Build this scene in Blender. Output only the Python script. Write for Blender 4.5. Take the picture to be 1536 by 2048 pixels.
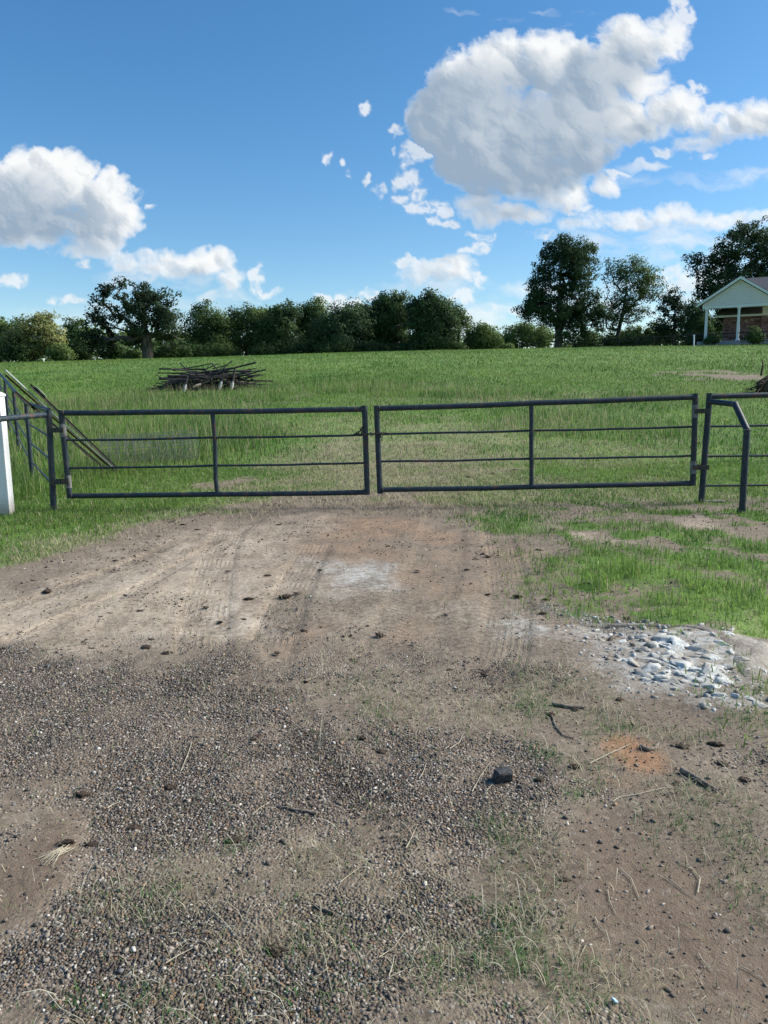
import bpy, math, random
import numpy as np
from mathutils import Vector, Matrix
R = math.radians
S = bpy.context.scene
for o in list(bpy.data.objects):
    bpy.data.objects.remove(o)
COL = S.collection

# ------------------------------------------------------------------ camera
EYE = Vector((0.0, 0.0, 1.58))
PITCH, ROLL, FPX = R(9.1), R(0.75), 1538.0
_r0 = Vector((1, 0, 0)); _u0 = Vector((0, math.sin(PITCH), math.cos(PITCH))); FWD = Vector((0, math.cos(PITCH), -math.sin(PITCH)))
RGT = _r0 * math.cos(ROLL) - _u0 * math.sin(ROLL)
UPV = _r0 * math.sin(ROLL) + _u0 * math.cos(ROLL)
cam_d = bpy.data.cameras.new('camera'); cam = bpy.data.objects.new('camera', cam_d); COL.objects.link(cam)
cam_d.sensor_fit = 'VERTICAL'; cam_d.sensor_height = 24.0; cam_d.lens = 24.0 * FPX / 2048.0
cam_d.clip_start = 0.05; cam_d.clip_end = 20000
m = Matrix((RGT, UPV, -FWD)).transposed().to_4x4(); m.translation = EYE
cam.matrix_world = m
S.camera = cam

# ------------------------------------------------------------------ light
SUN_AZ, SUN_EL = R(80), R(36)          # azimuth measured from the view direction (+Y) towards the right (+X)
w = bpy.data.worlds.new('World'); S.world = w; w.use_nodes = True
nt = w.node_tree; nt.nodes.clear()
sky = nt.nodes.new('ShaderNodeTexSky'); sky.sky_type = 'NISHITA'; sky.sun_disc = False
sky.sun_elevation = SUN_EL; sky.sun_rotation = SUN_AZ; sky.altitude = 100; sky.air_density = 1.0; sky.dust_density = 0.4; sky.ozone_density = 3.0
bg = nt.nodes.new('ShaderNodeBackground'); bg.inputs['Strength'].default_value = 0.062
wo = nt.nodes.new('ShaderNodeOutputWorld')
hs = nt.nodes.new('ShaderNodeHueSaturation'); hs.inputs['Saturation'].default_value = 1.26; hs.inputs['Value'].default_value = 0.95; hs.inputs['Hue'].default_value = 0.497
nt.links.new(sky.outputs[0], hs.inputs['Color']); nt.links.new(hs.outputs[0], bg.inputs[0]); nt.links.new(bg.outputs[0], wo.inputs[0])
sd = bpy.data.lights.new('sun', 'SUN'); so = bpy.data.objects.new('sun', sd); COL.objects.link(so)
sd.energy = 2.9; sd.angle = R(34); sd.color = (1.0, 0.94, 0.84)
_sv = Vector((math.sin(SUN_AZ) * math.cos(SUN_EL), math.cos(SUN_AZ) * math.cos(SUN_EL), math.sin(SUN_EL)))
so.rotation_euler = _sv.to_track_quat('Z', 'Y').to_euler()
S.view_settings.view_transform = 'Standard'; S.view_settings.look = 'None'
S.view_settings.exposure = 1.42; S.view_settings.gamma = 1.0
S.render.engine = 'CYCLES'
S.cycles.max_bounces = 5; S.cycles.transparent_max_bounces = 6; S.cycles.diffuse_bounces = 3

# ------------------------------------------------------------------ noise
def _hash(ix,iy,seed):
    h=(ix.astype(np.int64)*374761393+iy.astype(np.int64)*668265263+seed*974634777)&0x7fffffff
    h=((h^(h>>13))*1274126177)&0x7fffffff
    h=((h^(h>>16))*2246822519)&0x7fffffff
    return (h^(h>>15))/float(0x7fffffff)
def vnoise(x,y,seed=0):
    ix=np.floor(x);iy=np.floor(y);fx=x-ix;fy=y-iy
    fx=fx*fx*fx*(fx*(fx*6-15)+10);fy=fy*fy*fy*(fy*(fy*6-15)+10)
    a=_hash(ix,iy,seed);b=_hash(ix+1,iy,seed);c=_hash(ix,iy+1,seed);d=_hash(ix+1,iy+1,seed)
    return (a+(b-a)*fx)*(1-fy)+(c+(d-c)*fx)*fy
def fbm(x,y,o=5,seed=0,g=.5):
    s=0;a=1;t=0
    for i in range(o):
        s=s+a*vnoise(x*2**i+17.3*i,y*2**i-9.1*i,seed+i);t+=a;a*=g
    return s/t
def worley(x,y,seed=0):
    ix=np.floor(x);iy=np.floor(y);d=np.full(x.shape,9.)
    for dx in (-1,0,1):
        for dy in (-1,0,1):
            cx=ix+dx;cy=iy+dy
            px=cx+_hash(cx,cy,seed);py=cy+_hash(cx,cy,seed+77)
            d=np.minimum(d,(px-x)**2+(py-y)**2)
    return np.sqrt(d)
CLOUDS=[ (820,330,20,16,.4),(790,300,14,10,.4),(870,445,26,14,.4),(800,395,18,14,.4),(690,330,9,8,.4),(960,470,34,12,.4),(1090,470,36,10,.35),(905,455,22,12,.4),(1240,345,30,12,.4),(1330,300,26,14,.4),(1410,310,30,10,.35),(1395,180,26,22,.5),(1290,170,60,30,.8),(1375,40,16,26,.5),
 # px x, y, rx, ry, thickness
 (60,375,110,85,1),(-10,400,95,95,1),(130,350,75,62,1),(210,395,80,72,1),(245,435,52,52,1),(60,450,150,48,1),(190,465,90,42,.9),(90,318,62,34,1),(215,350,34,30,1),(-90,420,120,90,1),
 (350,530,105,36,.6),(435,525,52,34,.9),(270,520,75,28,.5),(180,502,95,20,.5),(465,560,40,32,.7),(515,562,20,36,.5),(530,583,40,10,.35),(395,525,50,30,.7),(330,555,130,28,.3),
 (20,560,42,22,.6),(130,597,42,15,.35),(172,530,22,12,.35),(306,411,13,10,.4),(-20,555,30,20,.6),(210,610,40,16,.25),
 (930,175,92,85,1.1),(872,235,62,85,1.2),(1000,125,95,65,1),(1100,125,95,72,1),(1185,150,105,85,1),(1262,95,85,75,1),(1340,75,52,62,.9),(1352,18,24,32,.6),(1000,265,165,105,1.3),(1120,265,155,90,1.2),(1050,350,135,52,1.1),(950,325,92,68,1.2),(1245,245,90,62,1),(1350,222,85,52,.9),(1450,245,95,46,.8),(1525,232,70,42,.8),(1395,285,62,22,.6),(1600,240,70,40,.8),
 (1000,428,85,32,.8),(955,400,55,28,.7),(1050,435,62,24,.7),(1130,395,75,38,.8),(1215,368,32,30,.8),(1170,330,70,30,.8),(1160,425,40,20,.4),
 (798,262,22,16,.5),(835,305,34,26,.5),(735,217,17,15,.5),(661,323,12,20,.4),(740,355,10,16,.4),(767,375,13,20,.45),(818,362,34,22,.5),(852,415,50,20,.5),(890,428,20,22,.5),(703,352,10,9,.4),(840,390,25,14,.35),
 (1250,440,120,22,.6),(1350,428,110,24,.6),(1450,440,100,22,.55),(1170,455,70,20,.45),(1300,480,190,50,.22),(1420,500,150,50,.25),(1500,465,80,40,.3),(1540,440,60,25,.4),
 (1290,330,50,10,.25),(1440,360,110,18,.16),(1250,360,70,16,.14),(1500,350,60,16,.2),
 (850,545,75,36,.6),(912,540,62,38,.8),(808,527,38,14,.5),(960,565,28,22,.5),(965,492,24,18,.55),(935,502,28,9,.35),(880,575,110,22,.25),
 (655,597,32,20,.55),(702,600,44,22,.6),(740,592,26,18,.4),(925,602,40,20,.5),(975,640,70,30,.35),(1350,562,50,30,.5),(1010,620,45,14,.3),(470,600,40,20,.3),(420,598,34,14,.25),
 (1300,600,140,40,.3),(1080,600,90,40,.3),(1420,560,80,40,.35),(900,650,200,40,.25),(300,640,300,40,.12),
 (920,28,40,7,.12),(1010,40,40,7,.1),(1090,22,36,7,.12),(1170,20,30,7,.12),(1120,50,25,6,.12)]
def blur(a,n):
    for ax in (0,1):
        for _ in range(2):
            c=np.cumsum(np.concatenate([np.repeat(np.take(a,[0],ax),n+1,ax),a,np.repeat(np.take(a,[-1],ax),n,ax)],ax),ax)
            a=(np.take(c,range(2*n+1,c.shape[ax]),ax)-np.take(c,range(0,c.shape[ax]-2*n-1),ax))/(2*n+1)
    return a
def bake_clouds(X,Y,sun=(.78,-.62)):
    """cover and light of the cumulus for a regular grid of sky directions (X, Y ascending, same step)"""
    st=X[0,1]-X[0,0]; x0=X[0,0]; y0=Y[0,0]; ny,nx=X.shape
    wx=X+ 36*(fbm(X/75,Y/75,4,11)-.5)+16*(fbm(X/20,Y/20,4,15)-.5)
    wy=Y+ 32*(fbm(X/75,Y/75,4,21)-.5)+16*(fbm(X/20,Y/20,4,25)-.5)
    f=np.zeros_like(X);th=np.zeros_like(X);veil=np.zeros_like(X);frag=np.zeros_like(X)
    H=np.zeros_like(X); r_=np.random.default_rng(8)
    for cx,cy,rx,ry,t in CLOUDS:
        r2=((wx-cx)/rx)**2+((wy-cy)/ry)**2
        b=np.clip(1.25-r2,0,None)
        if t<=.31:
            veil=np.maximum(veil,np.minimum(b,1)*t); continue
        if t<=.62 and rx<=52:
            frag=np.maximum(frag,np.minimum(b,1)*(.5+t)); continue
        f=np.maximum(f,np.minimum(b,1.1)*(.42+.58*t)) ; th+=b*t*min(rx,ry)/60.
        # puffs that stand out of the blob
        m=min(rx,ry); n=int(10+rx*ry/130)
        for k in range(n):
            a=r_.random()*6.283; q=r_.random()**.5*.98
            px,py=cx+math.cos(a)*q*rx,cy+math.sin(a)*q*ry
            R=m*(.16+.34*r_.random()**1.6)*(1.05-.35*q)+4
            z=m*.95*math.sqrt(max(0,1-q*q))
            i0,i1=int((px-R*1.9-x0)/st),int((px+R*1.9-x0)/st)+1;j0,j1=int((py-R*1.9-y0)/st),int((py+R*1.9-y0)/st)+1
            i0,i1=max(i0,0),min(i1,nx);j0,j1=max(j0,0),min(j1,ny)
            if i1<=i0 or j1<=j0: continue
            d2=(wx[j0:j1,i0:i1]-px)**2+(wy[j0:j1,i0:i1]-py)**2
            h=np.where(d2<R*R,z+np.sqrt(np.maximum(R*R-d2,0)),0)
            H[j0:j1,i0:i1]=np.maximum(H[j0:j1,i0:i1],h)
    bil=0;a=1.;tot=0
    for i,s in enumerate((120,58,27,13)):
        bil=bil+a*(1-worley(wx/s,wy/s,40+i));tot+=a;a*=.62
    bil/=tot
    fb=fbm(wx/34,wy/30,6,60,.56)
    fine=fbm(wx/9,wy/8,4,66,.62)
    det=(bil-.52)*.9+(fb-.5)*1.7
    d=f*1.2-.42+det*.74*(.45+.55*np.minimum(f,1))+(fine-.5)*.42
    d=np.where(f>0,np.clip(d,0,None),0)
    d=d*(0.45+.55*np.minimum(th,1.6))
    od=np.zeros_like(d)
    for k in range(1,17):
        s=2.2*k**1.22
        dx=int(round(sun[0]*s*2.2/st));dy=int(round(sun[1]*s*2.2/st))
        sh=np.zeros_like(d)
        ys=slice(max(0,-dy),ny-max(0,dy));yo=slice(max(0,dy),ny+min(0,dy))
        xs=slice(max(0,-dx),nx-max(0,dx));xo=slice(max(0,dx),nx+min(0,dx))
        sh[ys,xs]=d[yo,xo]
        od+=sh*(s/14.)
    alpha=1-np.exp(-d**1.2*3.7)
    va=np.clip(veil*2.2*np.clip(fbm(wx/60,wy/22,5,180,.58)*2.6-.75,0,1.2),0,.8)
    va=np.maximum(va,np.clip(frag*1.25-.30+(fbm(wx/15,wy/13,5,190,.6)-.5)*2.3,0,1)**1.6*.72*np.clip(frag*4,0,1))
    # puffs lit from the side of the sun
    def shade(h,k):
        gy,gx=np.gradient(h,st); nz=k; L=np.sqrt(gx*gx+gy*gy+nz*nz)
        return (-(gx*sun[0]+gy*sun[1])*.86+nz*.32)/L
    lam=.55*shade(blur(H,2)+fb*16,.8)+.45*shade(blur(H,6),.6)
    lam=np.clip((lam+.30)/1.0,0,1)
    base=np.exp(-od*.062)
    light=.0+.46*base+(.26+.44*base)*lam+(.5-alpha)*.12+(fb-.5)*.10
    small=1-np.clip(th/1.1,0,1); light=light+(1-light)*.6*small
    light=np.where(va>alpha,np.maximum(light,.74+.25*lam*np.clip(va*2,0,1)),light)
    light=light+.10*np.clip(1-od/6.,0,1)
    return np.maximum(alpha,va).astype(np.float32),np.clip(light,0,1.08).astype(np.float32),d

# ------------------------------------------------------------------ the lie of the land
def smooth(a, b, x):
    t = np.clip((x - a) / (b - a), 0, 1); return t * t * (3 - 2 * t)
_py = np.concatenate([np.linspace(-20, 200, 2201), [260, 400, 800, 6000]])
_sl = 0.0945 * smooth(9.5, 17, _py) * (1 - smooth(46, 82, _py)) - 0.02 * smooth(95, 130, _py) * (1 - smooth(300, 600, _py))
_ph = np.concatenate([[0], np.cumsum((_sl[1:] + _sl[:-1]) / 2 * np.diff(_py))])
def ground_z(x, y, fine=True):
    x = np.asarray(x, float); y = np.asarray(y, float)
    a = np.clip(x / np.maximum(y, 1.0), -.75, .75)
    k = 1.0 + np.where(a < -.07, .115, .060) * np.tanh((a + .07) * 2.6)
    h = np.interp(y, _py, _ph) * k
    h = h + 0.10 * (fbm(x / 9., y / 9., 3, 3) - .5) * smooth(11, 20, y)
    # ditch to the right of the culvert, low hump of the drive
    d = smooth(0.0, .6, x - (2.04 + .9 * np.maximum(0, y - 4.72))) * (1 - smooth(5.3, 6.6, y)) * smooth(1.5, 3.0, y)
    h = h - 0.34 * d
    if fine:
        near = (1 - smooth(14, 22, y))
        h = h + near * (0.05 * (fbm(x / 1.1, y / 1.1, 3, 5) - .5) + 0.016 * (fbm(x / .21, y / .21, 3, 6) - .5))
    return h
def ray(px, py):
    return (RGT * ((px - 768) / FPX) + UPV * ((1024 - py) / FPX) + FWD)
def at(px, py, Y):
    """the place at distance Y in front of the eye that lies behind photograph pixel (px, py)"""
    d = ray(px, py); return EYE + d * (Y / d.y)
def gp(px, py):
    """the place on the ground behind a pixel"""
    d = ray(px, py); prev = 0.3
    t = 0.5
    while t < 400:
        p = EYE + d * t
        if p.z < float(ground_z(p.x, p.y)):
            a, b = prev, t
            for _ in range(24):
                c = (a + b) / 2; q = EYE + d * c
                if q.z < float(ground_z(q.x, q.y)): b = c
                else: a = c
            q = EYE + d * b
            return Vector((q.x, q.y, float(ground_z(q.x, q.y))))
        prev = t; t *= 1.02
    return at(px, py, 60)

# ------------------------------------------------------------------ object helpers
def tag(o, label=None, cat=None, group=None, kind=None):
    if label: o['label'] = label
    if cat: o['category'] = cat
    if group: o['group'] = group
    if kind: o['kind'] = kind
    return o
def thing(name, label, cat, loc=(0, 0, 0), group=None, rz=0.0):
    o = bpy.data.objects.new(name, None); COL.objects.link(o); o.location = loc; o.rotation_euler = (0, 0, rz)
    o.empty_display_size = .2
    return tag(o, label, cat, group)
def link(name, me, mat=None, parent=None):
    o = bpy.data.objects.new(name, me); COL.objects.link(o)
    if mat: me.materials.append(mat)
    if parent: o.parent = parent
    return o
def npmesh(name, V, loops, sizes, smooth_=False, cols=None, attrs=None):
    """mesh from arrays; cols = one colour per vertex"""
    me = bpy.data.meshes.new(name)
    V = np.asarray(V, np.float32); loops = np.asarray(loops, np.int32).ravel(); sizes = np.asarray(sizes, np.int32)
    me.vertices.add(len(V)); me.vertices.foreach_set('co', V.ravel())
    me.loops.add(len(loops)); me.loops.foreach_set('vertex_index', loops)
    me.polygons.add(len(sizes)); st = np.zeros(len(sizes), np.int32); st[1:] = np.cumsum(sizes)[:-1]
    me.polygons.foreach_set('loop_start', st)
    if smooth_: me.polygons.foreach_set('use_smooth', np.ones(len(sizes), bool))
    if cols is not None:
        at_ = me.attributes.new('col', 'FLOAT_COLOR', 'POINT')
        c = np.ones((len(V), 4), np.float32); c[:, :3] = cols; at_.data.foreach_set('color', c.ravel())
    for k, v in (attrs or {}).items():
        if np.ndim(v) == 2 and np.shape(v)[1] == 3:
            at_ = me.attributes.new(k, 'FLOAT_VECTOR', 'POINT'); at_.data.foreach_set('vector', np.asarray(v, np.float32).ravel()); continue
        at_ = me.attributes.new(k, 'FLOAT', 'POINT'); at_.data.foreach_set('value', np.asarray(v, np.float32).ravel())
    me.update(calc_edges=True); me.validate()
    return me
class MB:
    """collects shapes into one mesh"""
    def __init__(s): s.v = []; s.f = []; s.sm = []
    def add(s, vs, fs, sm=False):
        b = len(s.v); s.v += [tuple(v) for v in vs]; s.f += [tuple(i + b for i in f) for f in fs]; s.sm += [sm] * len(fs)
    def tube(s, pts, rad, n=10, caps=True):
        pts = [Vector(p) for p in pts]; k = len(pts)
        rads = rad if isinstance(rad, (list, tuple)) else [rad] * k
        vs = []; fs = []; side = None
        for i, p in enumerate(pts):
            t = (pts[min(i + 1, k - 1)] - pts[max(i - 1, 0)]).normalized()
            if side is None:
                side = t.cross(Vector((0, 0, 1)) if abs(t.z) < .9 else Vector((1, 0, 0))).normalized()
            else:
                side = (side - t * side.dot(t)).normalized()
            up = t.cross(side)
            for j in range(n):
                a = 2 * math.pi * j / n
                vs.append(p + (side * math.cos(a) + up * math.sin(a)) * rads[i])
        for i in range(k - 1):
            for j in range(n):
                fs.append((i * n + j, i * n + (j + 1) % n, (i + 1) * n + (j + 1) % n, (i + 1) * n + j))
        s.add(vs, fs, True)
        if caps:
            s.add(vs[:n], [tuple(range(n))[::-1]]); s.add(vs[-n:], [tuple(range(n))])
        return s
    def box(s, c, size, M=None, bev=0.0):
        c = Vector(c); hx, hy, hz = size[0] / 2, size[1] / 2, size[2] / 2
        M = M or Matrix.Identity(3)
        if bev <= 0:
            vs = [c + M @ Vector((x * hx, y * hy, z * hz)) for z in (-1, 1) for y in (-1, 1) for x in (-1, 1)]
            s.add(vs, [(0, 2, 3, 1), (4, 5, 7, 6), (0, 1, 5, 4), (2, 6, 7, 3), (0, 4, 6, 2), (1, 3, 7, 5)])
        else:
            b = min(bev, hx * .9, hy * .9, hz * .9)
            import bmesh
            bm = bmesh.new(); bmesh.ops.create_cube(bm, size=1.0)
            for v in bm.verts: v.co = Vector((v.co.x * hx * 2, v.co.y * hy * 2, v.co.z * hz * 2))
            bmesh.ops.bevel(bm, geom=bm.edges[:], offset=b, segments=2, profile=.5, affect='EDGES')
            bm.verts.index_update()
            s.add([c + M @ v.co for v in bm.verts], [tuple(v.index for v in f.verts) for f in bm.faces]); bm.free()
        return s
    def prism(s, poly, d):
        """a flat polygon (list of points) pushed along the vector d"""
        n = len(poly); a = [Vector(p) for p in poly]; b = [p + Vector(d) for p in a]
        s.add(a + b, [tuple(range(n))[::-1], tuple(range(n, 2 * n))] + [(i, (i + 1) % n, (i + 1) % n + n, i + n) for i in range(n)])
        return s
    def build(s, name, mat=None, parent=None, origin=None):
        me = bpy.data.meshes.new(name)
        o_ = Vector(origin) if origin is not None else Vector((0, 0, 0))
        me.from_pydata([tuple(Vector(v) - o_) for v in s.v], [], s.f)
        me.polygons.foreach_set('use_smooth', s.sm)
        import bmesh
        bm = bmesh.new(); bm.from_mesh(me); bmesh.ops.recalc_face_normals(bm, faces=bm.faces[:]); bm.to_mesh(me); bm.free()
        me.update()
        o = link(name, me, mat, parent)
        if origin is not None and parent is None: o.location = o_
        return o

# ------------------------------------------------------------------ materials
class N:
    def __init__(s, name):
        s.m = bpy.data.materials.new(name); s.m.use_nodes = True; s.t = s.m.node_tree; s.t.nodes.clear()
        s.out = s.t.nodes.new('ShaderNodeOutputMaterial'); s.b = s.t.nodes.new('ShaderNodeBsdfPrincipled')
        s.t.links.new(s.b.outputs[0], s.out.inputs[0]); s.b.inputs['Specular IOR Level'].default_value = .3
    def put(s, sock, v):
        if hasattr(v, 'is_output'): s.t.links.new(v, sock)
        elif isinstance(v, (tuple, list)) and len(v) == 3 and sock.type == 'RGBA': sock.default_value = (*v, 1)
        else: sock.default_value = v
    def node(s, typ, ins=None, out=0, **kw):
        n = s.t.nodes.new(typ)
        for k, v in kw.items(): setattr(n, k, v)
        for k, v in (ins or {}).items(): s.put(n.inputs[k], v)
        return n.outputs[out]
    def pos(s): return s.node('ShaderNodeNewGeometry', out='Position')
    def obj(s): return s.node('ShaderNodeTexCoord', out='Object')
    def attr(s, a, out='Fac'): return s.node('ShaderNodeAttribute', out=out, attribute_name=a)
    def noise(s, vec, scale, det=4, rough=.55, out=0, dist=0.): return s.node('ShaderNodeTexNoise', {'Vector': vec, 'Scale': scale, 'Detail': det, 'Roughness': rough, 'Distortion': dist}, out)
    def vor(s, vec, scale, out='Distance', feature='F1', rnd=1.): return s.node('ShaderNodeTexVoronoi', {'Vector': vec, 'Scale': scale, 'Randomness': rnd}, out, feature=feature)
    def math(s, op, a, b=0., c=0.): return s.node('ShaderNodeMath', {0: a, 1: b, 2: c}, operation=op)
    def ramp(s, v, lo, hi, a=0., b=1.): return s.node('ShaderNodeMapRange', {0: v, 1: lo, 2: hi, 3: a, 4: b}, interpolation_type='SMOOTHSTEP')
    def mix(s, f, a, b, bl='MIX'):
        n = s.t.nodes.new('ShaderNodeMix'); n.data_type = 'RGBA'; n.blend_type = bl
        s.put(n.inputs[0], f); s.put(n.inputs[6], a); s.put(n.inputs[7], b); return n.outputs[2]
    def scale(s, vec, x, y, z): return s.node('ShaderNodeMapping', {'Vector': vec, 'Scale': (x, y, z)})
    def bump(s, h, dist, strength=1., n=None):
        ins = {'Height': h, 'Distance': dist, 'Strength': strength}
        if n is not None: ins['Normal'] = n
        return s.node('ShaderNodeBump', ins)
    def fin(s, col, rough=.8, norm=None, metal=0., spec=None):
        s.put(s.b.inputs['Base Color'], col); s.put(s.b.inputs['Roughness'], rough); s.put(s.b.inputs['Metallic'], metal)
        if norm is not None: s.put(s.b.inputs['Normal'], norm)
        if spec is not None: s.b.inputs['Specular IOR Level'].default_value = spec
        return s.m
def mat_paint(name, c, c2, rust=(.10, .055, .035), rough=.42, amount=.64, sc=9.):
    n = N(name); p = n.pos()
    a = n.noise(p, sc, 5, .65); b = n.noise(p, sc * 7, 4, .6)
    col = n.mix(n.ramp(a, .35, .7), c, c2)
    rs = n.ramp(n.math('ADD', a, n.math('MULTIPLY', b, .35)), amount + .13, amount + .24)
    col = n.mix(rs, col, rust)
    return n.fin(col, n.ramp(n.math('ADD', b, n.math('MULTIPLY', rs, .5)), .2, 1.0, rough - .1, rough + .35), n.bump(b, .002, .5), 0., .35)
def mat_leaf(name, c, c2, trans=.18, sc=.35):
    n = N(name); p = n.pos()
    col = n.mix(n.ramp(n.noise(p, sc, 3, .6), .32, .68), c, c2)
    col = n.mix(n.ramp(n.attr('tint'), 0, 1), col, n.mix(.55, col, tuple(min(1, v * 1.9) for v in c2)))
    g = n.node('ShaderNodeNewGeometry', out='Normal')       # leaves turn their faces outwards from the crown
    up = n.node('ShaderNodeVectorMath', {0: n.node('ShaderNodeVectorMath', {0: g, 1: (.42, .42, .42)}, operation='MULTIPLY'), 1: n.attr('outward', 'Vector')}, operation='ADD')
    n.fin(col, .7, n.node('ShaderNodeVectorMath', {0: up}, operation='NORMALIZE'), spec=.10)
    tr = n.node('ShaderNodeBsdfTranslucent', {'Color': n.mix(.5, col, (.08, .16, .04))})
    mx = n.node('ShaderNodeMixShader', {0: trans, 1: n.b.outputs[0], 2: tr}); n.t.links.new(mx, n.out.inputs[0])
    return n.m
def mat_blade(name, trans=.34, rough=.55):
    n = N(name); col = n.attr('col', 'Color')
    g = n.node('ShaderNodeNewGeometry', out='Normal')       # a sward scatters light much like the ground it covers
    up = n.node('ShaderNodeVectorMath', {0: n.node('ShaderNodeVectorMath', {0: g, 1: (.34, .34, .34)}, operation='MULTIPLY'), 1: (0, 0, .80)}, operation='ADD')
    up = n.node('ShaderNodeVectorMath', {0: up}, operation='NORMALIZE')
    n.fin(col, rough, up, spec=.15)
    tr = n.node('ShaderNodeBsdfTranslucent', {'Color': col})
    mx = n.node('ShaderNodeMixShader', {0: trans, 1: n.b.outputs[0], 2: tr}); n.t.links.new(mx, n.out.inputs[0])
    return n.m
def mat_vcol(name, rough=.85, sc=120., amt=.35):
    n = N(name); col = n.attr('col', 'Color'); q = n.noise(n.pos(), sc, 4, .6)
    return n.fin(n.mix(n.ramp(q, .3, .7), n.mix(amt, col, (.05, .045, .04)), col), rough, n.bump(q, .003, .6), spec=.25)
M = {}
M['pipe'] = mat_paint('dark_pipe_paint', (.014, .025, .036), (.030, .045, .058), (.085, .05, .034), .46, .60, 11.)
M['pipe_weld'] = mat_paint('weathered_bare_steel', (.20, .20, .19), (.10, .10, .10), (.06, .045, .035), .55, .6, 14)
M['strap'] = mat_paint('dark_strap_steel', (.035, .040, .040), (.055, .055, .05), (.11, .07, .045), .6, .55, 16)
M['oldpipe'] = mat_paint('old_pile_pipe', (.016, .020, .022), (.045, .046, .045), (.075, .05, .038), .7, .56)
M['rustpipe'] = mat_paint('rusty_steel', (.12, .045, .022), (.20, .075, .035), (.05, .025, .018), .75, .5, 20)
M['galv'] = mat_paint('grey_galvanised', (.30, .33, .34), (.42, .45, .46), (.2, .17, .14), .45, .7, 10)
M['white'] = mat_paint('white_post_paint', (.62, .70, .80), (.72, .79, .86), (.30, .27, .22), .5, .86, 3)

# ------------------------------------------------------------------ what grows or lies where (all in metres on the ground)
_zc = {}
def zone(key, ells, X, Y, soft=.35):
    if key not in _zc:
        L = []
        for cx, cy, rx, ry, st in ells:
            c = gp(cx, cy); e = gp(cx + rx, cy); a = gp(cx, cy - ry); b = gp(cx, cy + ry)
            L.append((c.x, c.y, max(.02, abs(e.x - c.x)), max(.02, abs(a.y - b.y) / 2), st))
        _zc[key] = L
    v = np.zeros_like(X)
    for cx, cy, rx, ry, st in _zc[key]:
        r = np.sqrt(((X - cx) / rx) ** 2 + ((Y - cy) / ry) ** 2)
        v = np.maximum(v, st * (1 - smooth(1 - soft, 1 + soft, r)))
    return v
DIRT = [(-60, 1150), (70, 1126), (180, 1100), (260, 1064), (330, 1040), (420, 1018), (520, 1000), (640, 990), (780, 990), (890, 1000), (955, 1030), (1020, 1062), (1085, 1095), (1080, 1140), (1130, 1195), (1215, 1236), (1290, 1252), (1430, 1250)]
_dirt = [(-9.0, 5.2), (-6.0, 5.9)] + [tuple(gp(*p)[:2]) for p in DIRT] + [(2.3, 4.6), (2.1, 3.9), (2.0, 3.2), (2.5, 2.4), (4, 1.5), (4, -3), (-9, -3)]
def poly_sdf(P, X, Y):
    d = np.full(X.shape, 1e9); ins = np.zeros(X.shape, bool); n = len(P)
    for i in range(n):
        ax, ay = P[i]; bx, by = P[(i + 1) % n]; ex, ey = bx - ax, by - ay
        t = np.clip(((X - ax) * ex + (Y - ay) * ey) / (ex * ex + ey * ey + 1e-9), 0, 1)
        d = np.minimum(d, (X - ax - t * ex) ** 2 + (Y - ay - t * ey) ** 2)
        if abs(ey) > 1e-9:
            ins ^= ((ay > Y) != (by > Y)) & (X < ex * (Y - ay) / ey + ax)
    return np.where(ins, np.sqrt(d), -np.sqrt(d))
Z_GRAVEL = [(150, 1420, 330, 120, 1), (60, 1350, 260, 50, 1), (545, 1200, 70, 80, .5), (430, 1500, 320, 130, .85), (700, 1560, 330, 140, .9), (200, 1900, 430, 230, 1), (600, 1990, 380, 120, 1), (900, 1600, 260, 130, .9), (640, 1340, 350, 60, .55), (1000, 1360, 190, 50, .6), (1500, 1540, 100, 60, .6), (1150, 1640, 160, 60, .7), (620, 1760, 260, 90, .7), (1100, 2030, 250, 50, .5), (1090, 1180, 90, 60, .5), (1200, 1240, 110, 24, .8), (300, 1640, 320, 120, .95), (950, 1800, 250, 100, .8), (900, 1980, 300, 110, .8), (1000, 1700, 200, 70, .6), (700, 1850, 250, 80, .7), (1200, 2020, 160, 50, .6), (500, 1290, 420, 40, .45), (430, 1330, 120, 40, .8), (640, 1190, 60, 50, .35)]
Z_BROWN = [(60, 1740, 90, 110, 1), (1300, 1800, 220, 140, 1), (1430, 1920, 200, 120, .9), (1080, 1760, 120, 60, .8), (250, 1440, 120, 30, .4), (620, 1740, 90, 30, .5), (960, 1990, 120, 40, .6), (1250, 1590, 120, 60, .7), (560, 1570, 80, 30, .5), (1340, 1450, 180, 50, .6), (770, 1530, 40, 60, .5)]
Z_SAND = [(150, 1240, 340, 66, 1), (350, 1190, 260, 60, 1), (470, 1110, 190, 60, .85), (600, 1060, 120, 30, .5), (620, 1160, 130, 50, .6), (300, 1140, 180, 40, .6), (930, 1250, 180, 60, .45), (1400, 1048, 56, 12, .7), (1480, 1065, 44, 10, .5), (700, 1230, 140, 50, .5), (430, 1240, 80, 40, .9), (1100, 1280, 90, 40, .5), (1190, 1076, 60, 16, .6)]
Z_ORANGE = [(880, 1160, 140, 90, .42), (800, 1270, 80, 60, .45), (770, 1066, 180, 30, .6), (1010, 1110, 110, 60, .4), (565, 1265, 65, 48, .5), (1262, 1525, 72, 42, 1.3), (1240, 1600, 70, 40, .4), (700, 1100, 110, 36, .5), (620, 1330, 110, 36, .3), (80, 1750, 90, 110, .25), (1080, 1150, 80, 50, .35), (130, 1270, 160, 26, .3), (380, 1275, 70, 16, .35)]
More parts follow.
